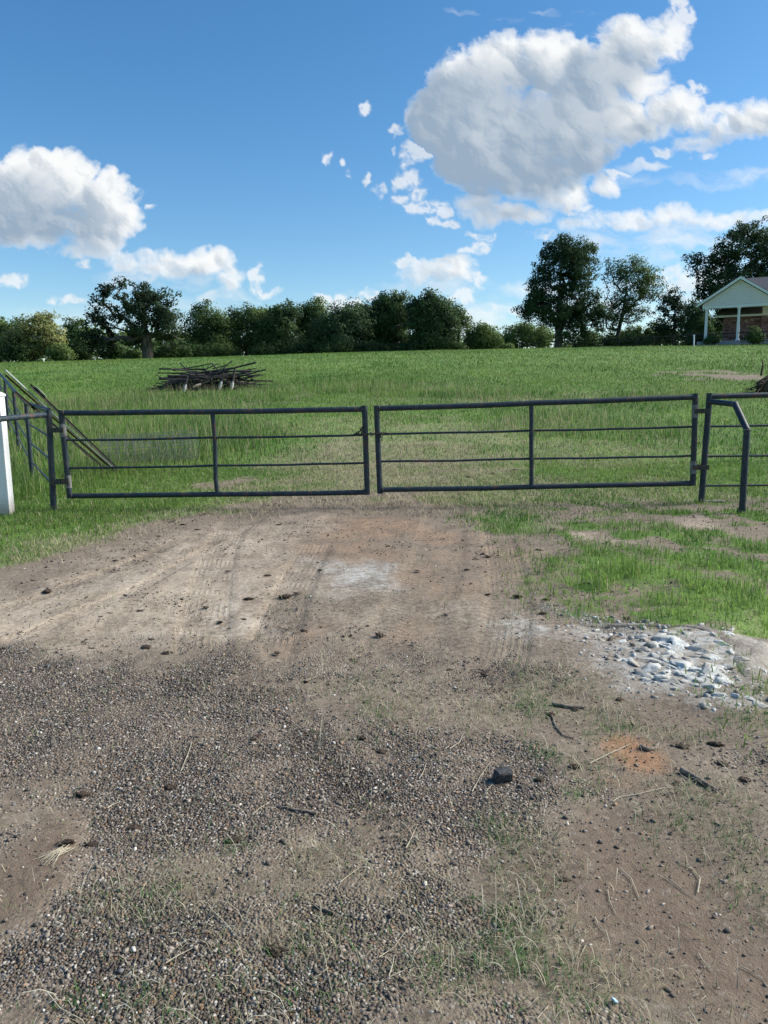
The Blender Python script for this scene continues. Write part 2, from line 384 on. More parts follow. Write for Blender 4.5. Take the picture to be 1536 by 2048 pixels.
Z_LIME = [(725, 1146, 85, 28, .85), (660, 1180, 70, 20, .35), (1060, 1275, 105, 26, .7), (1250, 1266, 210, 20, .7), (1390, 1310, 125, 46, 1.2), (1300, 1355, 170, 44, .8), (1480, 1400, 90, 34, .8), (930, 1235, 110, 36, .35), (330, 1280, 40, 12, .35), (1200, 1240, 70, 18, .7), (540, 1250, 120, 20, .3), (430, 1240, 60, 30, .35), (250, 1160, 140, 14, .35)]
Z_STRAW = [(420, 1760, 170, 60, .8), (700, 1800, 270, 90, .85), (1000, 1850, 150, 120, .95), (1200, 1960, 200, 90, .85), (300, 1980, 260, 60, .6), (950, 1950, 170, 80, .75), (1090, 1430, 140, 60, .65), (1420, 1650, 150, 50, .7), (1480, 1740, 90, 60, .6), (1300, 1475, 110, 25, .5), (620, 1970, 110, 60, .4), (780, 1420, 200, 50, .3), (1150, 1560, 60, 70, .5), (1040, 1700, 60, 60, .6), (850, 1730, 150, 40, .4)]
Z_SHOOT = [(360, 1790, 70, 26, .8), (300, 1840, 40, 20, .6), (960, 1820, 60, 40, .9), (1020, 1665, 40, 26, 1), (1020, 1900, 60, 60, .8), (1330, 1680, 90, 40, .9), (1240, 1740, 60, 24, .6), (1150, 1960, 80, 50, .9), (1260, 1970, 50, 30, .8), (740, 1430, 40, 14, .8), (1040, 1410, 40, 26, .9), (1100, 1500, 40, 26, .8), (1240, 1465, 60, 16, .9), (1330, 1660, 60, 20, .8), (1500, 1700, 60, 50, .9), (1490, 1440, 50, 16, .8), (680, 1740, 24, 14, .7), (480, 1700, 60, 20, .5), (1400, 1470, 50, 12, .7), (1150, 1590, 40, 20, .7), (860, 1930, 60, 26, .5), (210, 2000, 120, 30, .5), (1080, 1480, 30, 40, .6), (1170, 1236, 24, 8, .8), (1000, 1760, 30, 30, .8)]
Z_DRYGRASS = [(790, 930, 230, 60, .95), (700, 1000, 280, 30, .8), (1000, 985, 160, 34, .6), (880, 875, 220, 26, .7), (520, 975, 110, 26, .6), (940, 850, 200, 14, .55), (250, 1070, 90, 24, .5), (420, 1025, 120, 20, .5), (1120, 1020, 120, 26, .5), (1260, 985, 160, 26, .35), (1200, 900, 200, 26, .35), (120, 1110, 110, 20, .5), (1000, 800, 260, 10, .45), (660, 850, 160, 20, .4)]
Z_BARE = [(1392, 1050, 50, 10, .9), (1195, 1076, 34, 9, .6), (1480, 1066, 40, 8, .6), (1340, 1120, 40, 7, .4), (1110, 1100, 60, 30, .8), (1440, 752, 84, 11, 1.3), (545, 802, 36, 4, .8), (868, 772, 24, 5, .8), (470, 965, 50, 14, .8), (1030, 942, 40, 8, .6), (900, 945, 60, 10, .5), (1240, 1140, 40, 8, .6), (470, 802, 60, 5, .5)]
Z_TUFT = [(1260, 1140, 90, 22, 1), (1180, 1170, 60, 14, 1), (1320, 1215, 90, 26, 1.1), (1470, 1200, 110, 50, 1.1), (1400, 1120, 110, 18, .9), (1140, 1130, 40, 10, .8), (1170, 1236, 26, 8, .7), (1280, 1060, 90, 14, .6), (1500, 1090, 40, 14, .9), (1240, 1100, 60, 10, .7), (1350, 1180, 120, 20, .8)]
Z_TALL = [(300, 880, 210, 46, 1), (170, 940, 90, 40, .9), (60, 900, 120, 60, .7), (700, 776, 190, 14, 1), (420, 795, 200, 16, .7), (1130, 850, 120, 22, .7), (1270, 860, 110, 26, .6), (230, 820, 240, 20, .8), (950, 790, 140, 9, .6), (1300, 800, 200, 10, .5)]
def masks(x, y):
    sc = np.clip(y, 1.5, 40) * .055
    wx = x + sc * 2.2 * (fbm(x / .9, y / .9, 4, 101) - .5) + .16 * (fbm(x / .16, y / .16, 3, 103) - .5)
    wy = y + sc * 4.4 * (fbm(x / .9, y / .9, 4, 105) - .5) + .22 * (fbm(x / .16, y / .16, 3, 107) - .5)
    m = {}
    sd = poly_sdf(_dirt, wx, wy)
    rt = smooth(.3, 1.2, x); grass = 1 - smooth(-.22 - .45 * rt, .25 + .35 * rt, sd + .5 * rt * (fbm(x / .5, y / .6, 3, 115) - .5))
    tuft = zone('tuft', Z_TUFT, wx, wy); bare = zone('bare', Z_BARE, wx, wy)
    dry = zone('dry', Z_DRYGRASS, wx, wy, .5)
    patch = fbm(x / .55, y / .55, 4, 111)
    dry = np.clip(dry * (.25 + 1.1 * patch), 0, 1)
    right = smooth(1.0, 1.9, x - .1 * (y - 5)) * (1 - smooth(9.5, 12, y)) * smooth(3.8, 5.0, y)
    gap = np.clip(right * smooth(.38, .56, fbm(x / .45, y / .45, 4, 113)) * .95, 0, 1)
    g = np.clip(grass * (1 - bare) * (1 - gap) , 0, 1)
    m['grass'] = np.clip(np.maximum(g, tuft * .95 * smooth(.3, .5, patch + tuft * .15)), 0, 1)
    m['dry'] = dry
    for k, Z in (('gravel', Z_GRAVEL), ('brown', Z_BROWN), ('sand', Z_SAND), ('orange', Z_ORANGE), ('lime', Z_LIME), ('straw', Z_STRAW)):
        m[k] = zone(k, Z, wx, wy, .75)
    m['gravel'] = np.clip(m['gravel'] * (1 - .85 * np.clip(m['brown'], 0, 1)), 0, 1) * np.clip(.25 + 1.5 * fbm(x / .34, y / .34, 4, 121), .3, 1)
    m['tall'] = zone('tall', Z_TALL, wx, wy, .5)
    return m

# wheel tracks: centre line in pixels, width in pixels at the first point, kind of tread
TRACKS = [([(520, 985), (465, 1050), (440, 1095), (428, 1140), (418, 1190), (406, 1260), (398, 1340)], 46, 'rib'),
          ([(372, 1330), (376, 1370), (388, 1410)], 84, 'lug'),
          ([(505, 1285), (545, 1360), (600, 1440), (690, 1530)], 50, 'lug'),
          ([(640, 1080), (600, 1150), (570, 1215), (555, 1260), (530, 1340), (500, 1420)], 60, 'rib'),
          ([(880, 960), (890, 1040), (880, 1100), (850, 1180), (800, 1290), (760, 1380)], 60, 'lug'),
          ([(960, 1000), (995, 1060), (1010, 1130), (1020, 1200), (1005, 1300), (960, 1400)], 46, 'rib'),
          ([(1300, 1560), (1240, 1500), (1180, 1450)], 70, 'rib'),
          ([(560, 1400), (620, 1480), (720, 1580), (840, 1740)], 60, 'lug'),
          ([(-100, 1330), (120, 1240), (290, 1170), (430, 1090), (560, 1010)], 46, 'rib'), ([(-100, 1250), (90, 1190), (250, 1130), (380, 1070)], 40, 'lug')]
def track_fields(X, Y):
    tm = np.zeros_like(X); tu = np.zeros_like(X); tv = np.zeros_like(X); rib = np.zeros_like(X); best = np.full(X.shape, 9.)
    for pts, wpx, kind in TRACKS:
        P = [gp(*p) for p in pts]
        hw = wpx / 2 * (P[0] - EYE).length / FPX * 1.0
        # finer path
        Q = []
        for i in range(len(P) - 1):
            for k in range(6): Q.append(P[i].lerp(P[i + 1], k / 6))
        Q.append(P[-1])
        Q = [Q[0]] + [(Q[i - 1] + Q[i] * 2 + Q[i + 1]) / 4 for i in range(1, len(Q) - 1)] + [Q[-1]]
        s = 0.; TL = sum((b - a).length for a, b in zip(Q[:-1], Q[1:]))
        for a, b in zip(Q[:-1], Q[1:]):
            ex, ey = b.x - a.x, b.y - a.y; L = math.hypot(ex, ey) + 1e-9; ex /= L; ey /= L
            rx, ry = X - a.x, Y - a.y; t = rx * ex + ry * ey; n = -rx * ey + ry * ex
            ok = (t >= -.02) & (t <= L + .02) & (np.abs(n) < hw * 1.3)
            r = np.abs(n) / hw
            ok &= r < best
            mk = (1 - smooth(.8, 1.2, r)) * smooth(0, .55, s + t) * smooth(0, .55, TL - s - t)
            tm = np.where(ok, mk, tm); tu = np.where(ok, n, tu); tv = np.where(ok, s + t, tv); rib = np.where(ok, 1. if kind == 'rib' else 0., rib); best = np.where(ok, r, best)
            s += L
    return tm, tu, tv, rib

# ------------------------------------------------------------------ ground sheet
def axis(lo, hi, step, grow, far):
    a = list(np.arange(lo, hi + step / 2, step)); s = step
    up = [hi]
    while up[-1] < far: s *= grow; up.append(up[-1] + s)
    s = step; dn = [lo]
    while dn[-1] > -far: s *= grow; dn.append(dn[-1] - s)
    return np.array(dn[:0:-1] + a[:-1] + up)
gx = axis(-2.6, 2.9, .02, 1.035, 2500.)
gy = np.concatenate([[-2500, -600, -120, -40, -14, -6, -2, 0, .6, 1.0, 1.3], axis(1.5, 6.0, .02, 1.012, 2500.)])
gy = np.unique(gy[(gy >= 1.5) | np.isin(gy, [-2500, -600, -120, -40, -14, -6, -2, 0, .6, 1.0, 1.3])])
GX, GY = np.meshgrid(gx, gy)
GZ = ground_z(GX, GY)
mk = masks(GX, GY)
tm, tu, tv, rib = track_fields(GX, GY)
nearf = 1 - smooth(16, 26, GY)
tm = tm * nearf
GZ = GZ - .012 * tm + .012 * mk['lime'] * nearf
nx, ny = len(gx), len(gy)
ii = (np.arange(ny - 1)[:, None] * nx + np.arange(nx - 1)[None, :]).ravel()
loops = np.stack([ii, ii + 1, ii + nx + 1, ii + nx], 1)
V = np.stack([GX, GY, GZ], -1).reshape(-1, 3)
at_ = {k: v for k, v in mk.items() if k in ('grass', 'dry', 'gravel', 'brown', 'sand', 'orange', 'lime', 'straw')}
at_.update({'trk': tm, 'trk_u': tu, 'trk_v': tv, 'trk_rib': rib})
me = npmesh('ground', V, loops, np.full(len(loops), 4), True, None, at_)
n = N('pasture_and_drive_soil'); p = n.pos()
f1 = n.noise(p, 3.2, 6, .62); f2 = n.noise(p, 26, 5, .6); f3 = n.noise(p, 150, 4, .65); f0 = n.noise(p, .5, 5, .6)
soil = n.mix(n.ramp(f1, .3, .7), (.145, .115, .088), (.22, .18, .138))
soil = n.mix(n.ramp(f2, .35, .7), soil, n.mix(.5, soil, (.31, .265, .21)))
streak = n.noise(n.scale(p, 5.5, 1.3, 1), 1, 5, .6)
patchy = n.math('ADD', n.math('MULTIPLY', f1, .55), n.math('MULTIPLY', streak, .45))
def jit(a, k=.55):
    fine = n.math('SUBTRACT', n.math('ADD', n.math('MULTIPLY', f2, .55), n.math('MULTIPLY', f3, .45)), .5)
    return n.ramp(n.math('ADD', n.math('MULTIPLY', n.attr(a), n.ramp(patchy, .3, .7, .55, 1.15)), n.math('MULTIPLY', fine, k * 2)), .18, .95)
soil = n.mix(n.math('MULTIPLY', jit('brown'), .75), soil, n.mix(f2, (.130, .095, .070), (.20, .152, .115)))
sandc = n.mix(n.ramp(f2, .3, .7), n.mix(n.ramp(streak, .35, .65), (.295, .24, .185), (.37, .31, .24)), n.mix(n.ramp(streak, .35, .65), (.40, .335, .26), (.50, .43, .345)))
soil = n.mix(n.math('MULTIPLY', jit('sand', .4), .9), soil, sandc)
soil = n.mix(n.math('MULTIPLY', jit('orange', .4), .8), soil, n.mix(n.ramp(f1, .3, .7), (.30, .165, .095), (.37, .235, .145)))
# fine grit of many stones
v1 = n.vor(p, 95, 'Color'); v1d = n.vor(p, 95)
gr = n.node('ShaderNodeSeparateColor', {0: v1}, out=0); gb = n.node('ShaderNodeSeparateColor', {0: v1}, out=1)
grit = n.mix(n.ramp(gr, .1, .95), (.060, .050, .042), (.215, .185, .152)); grit = n.mix(n.ramp(gb, .86, .9), grit, (.48, .46, .42)); grit = n.mix(n.ramp(gb, .1, .06), grit, (.24, .15, .09))
gritm = n.math('MULTIPLY', jit('gravel', .35), n.ramp(f2, .25, .45, .55, 1.))
soil = n.mix(gritm, soil, grit)
# a sprinkling of pale grit everywhere
soil = n.mix(n.math('MULTIPLY', n.ramp(gb, .93, .96), .22), soil, (.42, .40, .36))
soil = n.mix(n.math('MULTIPLY', n.ramp(gr, .93, .97), .35), soil, (.06, .052, .045))
lime = n.mix(n.ramp(f3, .3, .7), (.36, .365, .345), (.56, .57, .55))
soil = n.mix(n.math('MULTIPLY', jit('lime', .75), n.ramp(n.noise(p, 14, 4, .6), .38, .6, .25, .85)), soil, lime)
soil = n.mix(n.math('MULTIPLY', jit('straw', .5), .28), soil, n.mix(f2, (.10, .105, .055), (.20, .175, .115)))
soil = n.node('ShaderNodeHueSaturation', {'Saturation': 1.06, 'Value': .95, 'Color': soil})
green = n.mix(n.ramp(f0, .35, .65), (.066, .150, .028), (.120, .220, .046))
green = n.mix(n.ramp(f1, .35, .75), green, n.mix(.5, green, (.16, .20, .06)))
thatch = n.mix(f2, (.20, .185, .11), (.33, .30, .19))
sod = n.mix(n.math('MULTIPLY', n.attr('dry'), n.ramp(f2, .3, .6, .5, 1.)), green, thatch)
soil = n.mix(jit('grass', .35), soil, sod)
# tread
u = n.attr('trk_u'); v = n.attr('trk_v')
ribs = n.math('SINE', n.math('MULTIPLY', u, 150.))
lug = n.math('SINE', n.math('ADD', n.math('MULTIPLY', v, 105.), n.math('MULTIPLY', n.math('ABSOLUTE', u), 60.)))
tread = n.node('ShaderNodeMix', {0: n.attr('trk_rib'), 2: n.ramp(lug, -.35, .35), 3: n.ramp(ribs, -.2, .6)})
tread = n.math('MULTIPLY', n.math('MULTIPLY', tread, n.attr('trk')), n.math('MULTIPLY', n.ramp(f1, .42, .62, .0, .75), n.ramp(n.noise(p, 9, 3, .6), .38, .6, .25, 1.)))
hgt = n.math('ADD', n.math('MULTIPLY', f2, .5), n.math('ADD', n.math('MULTIPLY', f3, .35), n.math('MULTIPLY', n.math('MULTIPLY', v1d, gritm), -1.6)))
b1 = n.bump(hgt, .02, .9)
b2 = n.bump(tread, .007, .7, b1)
n.fin(soil, .93, b2, spec=.15)
tag(link('ground', me, n.m), kind='structure')

# ------------------------------------------------------------------ gates and pipe fences
PL = gp(107, 1021); PR = gp(1402, 1004)
_gd = Vector((PR.x - PL.x, PR.y - PL.y, 0)).normalized(); _gn = Vector((-_gd.y, _gd.x, 0))
def onplane(px, py, off=0.0):
    """place on the upright plane through both gate posts"""
    d = ray(px, py); t = ((PL - EYE).dot(_gn) + off) / d.dot(_gn)
    return EYE + d * t
def weld(mb, p, r):
    mb.tube([p - Vector((0, 0, r * 1.3)), p + Vector((0, 0, r * 1.3))], [r * 1.16, r * 1.16], 12)
def gate_leaf(label, hinge, latch, mid, top, bot, thin1, thin2, hinges, post_px, dents):
    root = thing('gate_leaf', label, 'gate', (0, 0, 0), 'pair of pipe gate leaves')
    base = onplane(*hinge[1]); root.location = base
    def B(mb, nm, mat, par=root, org=base):
        o = mb.build(nm, mat, par, org); return o
    h0, h1 = onplane(*hinge[0]), onplane(*hinge[1]); l0, l1 = onplane(*latch[0]), onplane(*latch[1])
    m0, m1 = onplane(*mid[0]), onplane(*mid[1])
    def bowed(a, b, s=.004, k=7):
        rr = random.Random(int(a.x * 1000)); pts = []
        for i in range(k):
            t = i / (k - 1); q = a.lerp(b, t); q = q + Vector((rr.uniform(-s, s), rr.uniform(-s, s), rr.uniform(-s, s) - s * 1.6 * math.sin(t * math.pi))) * (0 if i in (0, k - 1) else 1); pts.append(q)
        return pts
    B(MB().tube([h0, h1], .0375, 16), 'hinge_stile', M['pipe'])
    B(MB().tube([l0, l1], .0375, 16), 'latch_stile', M['pipe'])
    B(MB().tube(bowed(m0, m1, dents, 6), .030, 14), 'middle_stile', M['pipe'])
    a, b = onplane(*top[0]), onplane(*top[1]); B(MB().tube(bowed(a, b), .0365, 16), 'top_rail', M['pipe'])
    a, b = onplane(*bot[0]), onplane(*bot[1]); B(MB().tube(bowed(a, b), .035, 16), 'bottom_rail', M['pipe'])
    for th in (thin1, thin2):
        a, b = onplane(*th[0]), onplane(*th[1]); fm = (onplane(mid[0][0], (th[0][1] + th[1][1]) / 2) - a).dot(_gd) / (b - a).dot(_gd)
        c = a.lerp(b, fm)
        B(MB().tube(bowed(a, c), .0155, 10), 'thin_rail', M['pipe']); B(MB().tube(bowed(c, b), .0155, 10), 'thin_rail', M['pipe'])
    for q0, q1 in ((h0, l0), (h1, l1), (l0, h0), (l1, h1)):     # weld beads where the rails meet the stiles
        ex = (q1 - q0).normalized(); c = q0 + ex * .038; tt = Vector((0, 0, 1)); ring = []
        rail = onplane(*(top[0] if q0 is h0 else bot[0] if q0 is h1 else top[1] if q0 is l0 else bot[1])); c = Vector((c.x, c.y, rail.z))
        sd_ = ex.cross(tt).normalized()
        for k in range(15):
            an = k * 2 * math.pi / 14; ring.append(c + (sd_ * math.cos(an) + tt * math.sin(an)) * .0375 + ex * .002 * math.sin(k * 2.1))
        wmb = MB().tube(ring, [.0065 + .002 * math.sin(k * 1.7) for k in range(15)], 6, False)
        B(wmb, 'weld_bead', M['strap'])
    for y0 in hinges:
        f = (y0 - hinge[0][1]) / (hinge[1][1] - hinge[0][1]); c = h0.lerp(h1, f); u = (h0 - h1).normalized()
        hb = MB(); hb.tube([c - u * .085, c + u * .085], .0425, 16)
        hg = B(hb, 'hinge', M['pipe_weld']); hg['label'] = 'bare grey hinge sleeve welded round the gate stile'
        pp = onplane(post_px, y0); sb = MB()
        dr = (pp - c); L = dr.length; ang = math.atan2(dr.y, dr.x)
        Mx = Matrix.Rotation(ang, 3, 'Z')
        for s in (-1, 1): sb.box(c.lerp(pp, .5) + _gn * (.046 * s), (L + .05, .009, .062), Mx, .002)
        sb.tube([c.lerp(pp, .5) - _gn * .066, c.lerp(pp, .5) + _gn * .066], .011, 8)
        st = sb.build('hinge_strap', M['strap'], hg, base)
    return root
gate_leaf('wide dark pipe gate leaf hung on the post beside the white post', ((122, 820), (139.5, 996)), ((729, 811), (734.5, 989)), ((425, 826), (435, 988)),
          ((122, 826), (729, 818.5)), ((139, 992), (734, 984.5)), ((131, 880), (729, 870)), ((137, 936), (731, 926)), (860, 963), 105, .012)
gate_leaf('wide dark pipe gate leaf hung on the post beside the bent brace pipe', ((1391, 787), (1385.5, 971)), ((753, 811), (760, 987)), ((1062.5, 808), (1063, 972)),
          ((1391, 794), (755, 817)), ((1386, 966.5), (760, 979.5)), ((1388, 853.5), (756, 868)), ((1387, 911.5), (758, 923)), (822, 934), 1412, .006)

# chain that ties both leaves together
def chain_mesh(path, link_l=.046, wire=.0055):
    mb = MB(); pts = [Vector(p) for p in path]; seg = []; 
    tot = sum((b - a).length for a, b in zip(pts[:-1], pts[1:])); k = int(tot / (link_l * .74)); 
    def pt(s):
        for a, b in zip(pts[:-1], pts[1:]):
            L = (b - a).length
            if s <= L: return a.lerp(b, s / L), (b - a).normalized()
            s -= L
        return pts[-1], (pts[-1] - pts[-2]).normalized()
    for i in range(k):
        c, t = pt((i + .5) * tot / k); sd_ = t.cross(Vector((0, 0, 1)) if abs(t.z) < .9 else Vector((1, 0, 0))).normalized()
        if i % 2: sd_ = t.cross(sd_)
        loop = []
        for j in range(11):
            a = 2 * math.pi * j / 10; loop.append(c + t * (math.cos(a) * link_l * .5) + sd_ * (math.sin(a) * link_l * .30))
        mb.tube(loop, wire, 5, False)
    return mb
cl, cr = onplane(731.5, 868), onplane(755.5, 868)
path = []
rad = .047
for a in np.linspace(-40, 230, 10): path.append(cl + (_gd * -math.sin(R(a - 20)) - _gn * math.cos(R(a - 20))) * rad * 1.05 + Vector((0, 0, .004 * math.sin(a))))
path = [cl + _gd * -.10 + Vector((0, 0, -.012)) - _gn * .03] + [cl - _gd * .02 - _gn * .05, cl + _gd * .03 - _gn * .048, cr - _gd * .03 - _gn * .05 - Vector((0, 0, .004)), cr + _gd * .03 - _gn * .05 + Vector((0, 0, .01)), cr + _gd * .055 - _gn * .01, cr + _gd * .03 + _gn * .045, cr - _gd * .03 + _gn * .05, cl + _gd * .03 + _gn * .05, cl - _gd * .03 + _gn * .045, cl - _gd * .052 + Vector((0, 0, .02)), cl - _gd * .045 - _gn * .03 + Vector((0, 0, .10)), cl - _gd * .06 - _gn * .03 + Vector((0, 0, .06)), cl - _gd * .09 - _gn * .02 + Vector((0, 0, .03)), cl - _gd * .14 - _gn * .01 + Vector((0, 0, .008)), cl - _gd * .06 - _gn * .035 + Vector((0, 0, .0))]
cm = chain_mesh(path)
cm2 = chain_mesh([cr + _gd * .14 + Vector((0, 0, .012)), cr + _gd * .05 - _gn * .045 + Vector((0, 0, .018)), cr + _gd * .055 - _gn * .045 - Vector((0, 0, .085))])
cm.v, n0 = cm.v + cm2.v, len(cm.v); cm.f += [tuple(i + n0 for i in f) for f in cm2.f]; cm.sm += cm2.sm
tag(cm.build('chain', M['strap'], None, cl), 'dark steel chain looped round both latch stiles where the gate leaves meet', 'chain')

# left fence: corner post, posts going away to the left, a short rail across
def post_top(px, py, h, y0=9., y1=60.):
    """place behind a pixel that stands h above the ground"""
    best = None
    for Y in np.arange(y0, y1, .05):
        q = at(px, py, Y); e = abs(q.z - float(ground_z(q.x, q.y, False)) - h)
        if best is None or e < best[0]: best = (e, q)
    return best[1]
def seat_tube(mb, top, r, n=14, deep=.12):
    return mb.tube([Vector((top.x, top.y, float(ground_z(top.x, top.y)) - deep)), top], r, n)
LH = onplane(97.5, 821)
fl = thing('pipe_fence', 'dark pipe fence running away from the left gate post behind the white post', 'fence', PL)
MB().tube([PL - Vector((0, 0, .15)), onplane(97, 820)], .0405, 18).build('corner_post', M['pipe'], fl, PL)
g2 = gp(65, 958); top2 = Vector((g2.x, g2.y, 0)); top2.z = at(51.5, 806, g2.y).z
d2 = Vector((g2.x - PL.x, g2.y - PL.y, 0)); 
posts = [LH]
hts = [LH.z - PL.z]
for k in range(1, 6):
    q = Vector((PL.x, PL.y, 0)) + d2 * k * (1.0 if k == 1 else 1.0); z = float(ground_z(q.x, q.y, False)) 
    posts.append(Vector((q.x, q.y, top2.z + (z - float(ground_z(g2.x, g2.y, False))))))
for q in posts[1:]:
    seat_tube(MB(), q, .037).build('post', M['pipe'], fl, PL)
MB().tube(posts, .036, 14).build('top_rail', M['pipe'], fl, PL)
for dz in (.355, .68, 1.02):
    MB().tube([q - Vector((0, 0, dz)) for q in posts], .0155, 8).build('thin_rail', M['pipe'], fl, PL)
e0 = onplane(93, 829); e1 = at(-6, 838.5, PL.y - .95); e2 = e0 + (e1 - e0) * 3.2
MB().tube([e0, e2], .036, 14).build('side_rail', M['pipe'], fl, PL)
seat_tube(MB(), e2 + Vector((0, 0, .03)), .04).build('post', M['pipe'], fl, PL)

# right fence
fr = thing('pipe_fence', 'dark pipe fence going right from the right gate post with a bent brace pipe', 'fence', PR)
MB().tube([PR - Vector((0, 0, .15)), onplane(1419.5, 786)], .0405, 18).build('hinge_post', M['pipe'], fr, PR)
for (a, b, r) in (((1419, 793), (1560, 789.5), .0365), ((1414, 853), (1560, 850.5), .0155), ((1409, 912.5), (1560, 911), .0155), ((1405, 971.5), (1560, 970), .0155)):
    p0, p1 = onplane(*a), onplane(*b); p1 = p0 + (p1 - p0) * 3.6
    MB().tube([p0, p1], r, 14 if r > .03 else 8).build('top_rail' if r > .03 else 'thin_rail', M['pipe'], fr, PR)
    if r > .03: seat_tube(MB(), p0 + (p1 - p0) * .99 + Vector((0, 0, .03)), .04).build('post', M['pipe'], fr, PR)
BB = gp(1484, 1027); yb = BB.y; yp = PR.y
b1_, b2_, b3_ = at(1494, 860, yb), at(1470, 808.5, yb + (yp - yb) * .42), at(1420, 803, yp - .03)
bb = MB().tube([BB - Vector((0, 0, .15)), b1_], .0405, 16); bb.tube([b1_, b2_], .039, 16); bb.tube([b2_, b3_], .037, 16)
br = bb.build('bent_brace', M['pipe'], fr, PR); br['label'] = 'bent brace pipe with shiny weld beads at its two elbows'
for q, d_ in ((b1_, (b2_ - BB).normalized()), (b2_, (b3_ - b1_).normalized())):
    wb = MB(); u = d_.cross(Vector((0, 0, 1))).normalized(); v_ = d_.cross(u); ring = []
    for k in range(15):
        a = k * 2 * math.pi / 14; ring.append(q + (u * math.cos(a) + v_ * math.sin(a)) * .0385 + d_ * (.003 * math.sin(k * 2.3)))
    wb.tube(ring, [.0075 + .002 * math.sin(k * 1.9) for k in range(15)], 6, False)
    wb.build('weld_bead', M['pipe_weld'], br, PR)

# white post, front left
n = N('white_post_paint'); q = n.noise(n.pos(), 4, 5, .6); n2 = n.noise(n.scale(n.pos(), 60, 60, 2.5), 1, 4, .65); n3 = n.noise(n.pos(), 40, 4, .6)
zz = n.node('ShaderNodeSeparateXYZ', {0: n.obj()}, out=2)
splash = n.ramp(n.math('ADD', zz, n.math('MULTIPLY', n3, -.30)), .16, -.14)      # earth splashed up by rain
wc = n.mix(n.ramp(n2, .35, .75), (.70, .71, .72), n.mix(q, (.60, .60, .57), (.78, .79, .80)))
wc = n.mix(n.math('MULTIPLY', n.ramp(n3, .60, .72), .5), wc, (.38, .36, .32))
M['wpost'] = n.fin(n.mix(n.math('MULTIPLY', splash, .75), wc, (.26, .22, .16)), .5, n.bump(n2, .002, .5))
wp = at(14, 1026, PL.y - .22); wz = float(ground_z(wp.x, wp.y)); WP = Vector((wp.x - .012, wp.y, wz))
t = thing('gate_post', 'square white painted post at the far left in front of the pipe fence', 'post', WP)
Mr = Matrix.Rotation(R(4), 3, 'Z')
MB().box(WP + Vector((0, 0, .70)), (.165, .165, 1.7), Mr, .006).build('shaft', M['wpost'], t, WP)
cb = MB().box(WP + Vector((0, 0, 1.565)), (.19, .19, .03), Mr, .006)
cb.add([WP + Mr @ Vector((x * .09, y * .09, 1.582)) for x, y in ((-1, -1), (1, -1), (1, 1), (-1, 1))] + [WP + Vector((0, 0, 1.64))], [(0, 1, 4), (1, 2, 4), (2, 3, 4), (3, 0, 4)])
cb.build('cap', M['wpost'], t, WP)

# posts leaning over the left fence
Bp = gp(232, 947); railp = posts[0].lerp(posts[1], .45) + Vector((0, 0, .05))
def tpost(name, label, cat, off, k0, k1, mat, studs=True, plate=None):
    a = Bp + Vector((off, off * .5, .0)) + Vector((0, 0, .02)); b = railp + Vector((off * 1.5, off * .6, .012 + abs(off) * .35))
    d = (b - a); lo = a + d * k0; hi = a + d * k1; t_ = d.normalized(); sd_ = t_.cross(Vector((0, 0, 1))).normalized(); up = sd_.cross(t_)
    root = thing(name, label, cat, lo)
    mb = MB()
    if studs:
        for (w_, h_, o_) in ((.036, .006, 0), (.006, .036, -.018)):
            c = [lo + up * o_ + sd_ * (sx * w_ / 2) + up * (sy * h_ / 2) for sx, sy in ((-1, -1), (1, -1), (1, 1), (-1, 1))]
            mb.prism(c, hi - lo)
        L = (hi - lo).length
        for i in range(int(L / .055)):
            c = lo + t_ * (i * .055 + .03) + up * .006; mb.box(c, (.016, .016, .010), Matrix((sd_, t_, up)).transposed())
        mb.build('shaft', mat, root, lo)
    else:
        mb.tube([lo, lo.lerp(hi, .5) + Vector((0, 0, -.012)), hi], .014, 8); mb.build('shaft', mat, root, lo)
    if plate:
        c = lo.lerp(hi, plate); pm = MB().box(c + up * .012, (.085, .30, .008), Matrix((sd_, t_, up)).transposed(), .002)
        pm.build('anchor_plate', M['galv'], root, lo)
tpost('fence_post', 'dark studded steel fence post leaning on the left fence rail, grey plate on it', 'fence post', .09, 0.0, 1.17, M['oldpipe'], True, .93)
tpost('fence_post', 'dark studded steel fence post leaning lowest over the left fence rail', 'fence post', -.09, .03, 1.10, M['oldpipe'])
tpost('rusty_rod', 'rusty orange steel rod sticking out highest over the left fence rail', 'rod', .0, .02, 1.30, M['rustpipe'], False)
tpost('steel_rod', 'thin grey steel rod lying along the leaning fence posts', 'rod', .03, -.03, 1.34, M['galv'], False)

# loose roll of wire fencing in the tall grass
A0, A1 = gp(205, 932), gp(395, 920)
mb = MB(); ax = (A1 - A0); L = ax.length; ax.normalize(); pv = Vector((-ax.y, ax.x, 0)); rr = random.Random(5)
def spiral(s, th, wob): 
    r_ = .18 + .05 * th / 6.28 + wob; c = A0 + ax * s + Vector((0, 0, .30))
    return c + pv * (math.cos(th) * r_ * 1.25) + Vector((0, 0, math.sin(th) * r_))
for k in range(13):
    s = L * k / 12; w_ = rr.uniform(-.015, .02); mb.tube([spiral(s + .02 * math.sin(j), j * .35, w_ + .01 * math.sin(j * 1.7 + k)) for j in range(52)], .0019, 4, False)
for j in range(60):
    th = j * .30; mb.tube([spiral(L * u_ / 6, th + .05 * math.sin(u_ * 2 + j), .01 * math.sin(u_ + j)) for u_ in range(7)], .0017, 4, False)
M['wire'] = mat_paint('dull_fence_wire', (.10, .12, .13), (.16, .18, .19), (.10, .07, .05), .6, .6)
tag(mb.build('wire_roll', M['wire'], None, A0), 'loose grey roll of woven fence wire lying in tall grass behind the gate', 'wire roll')

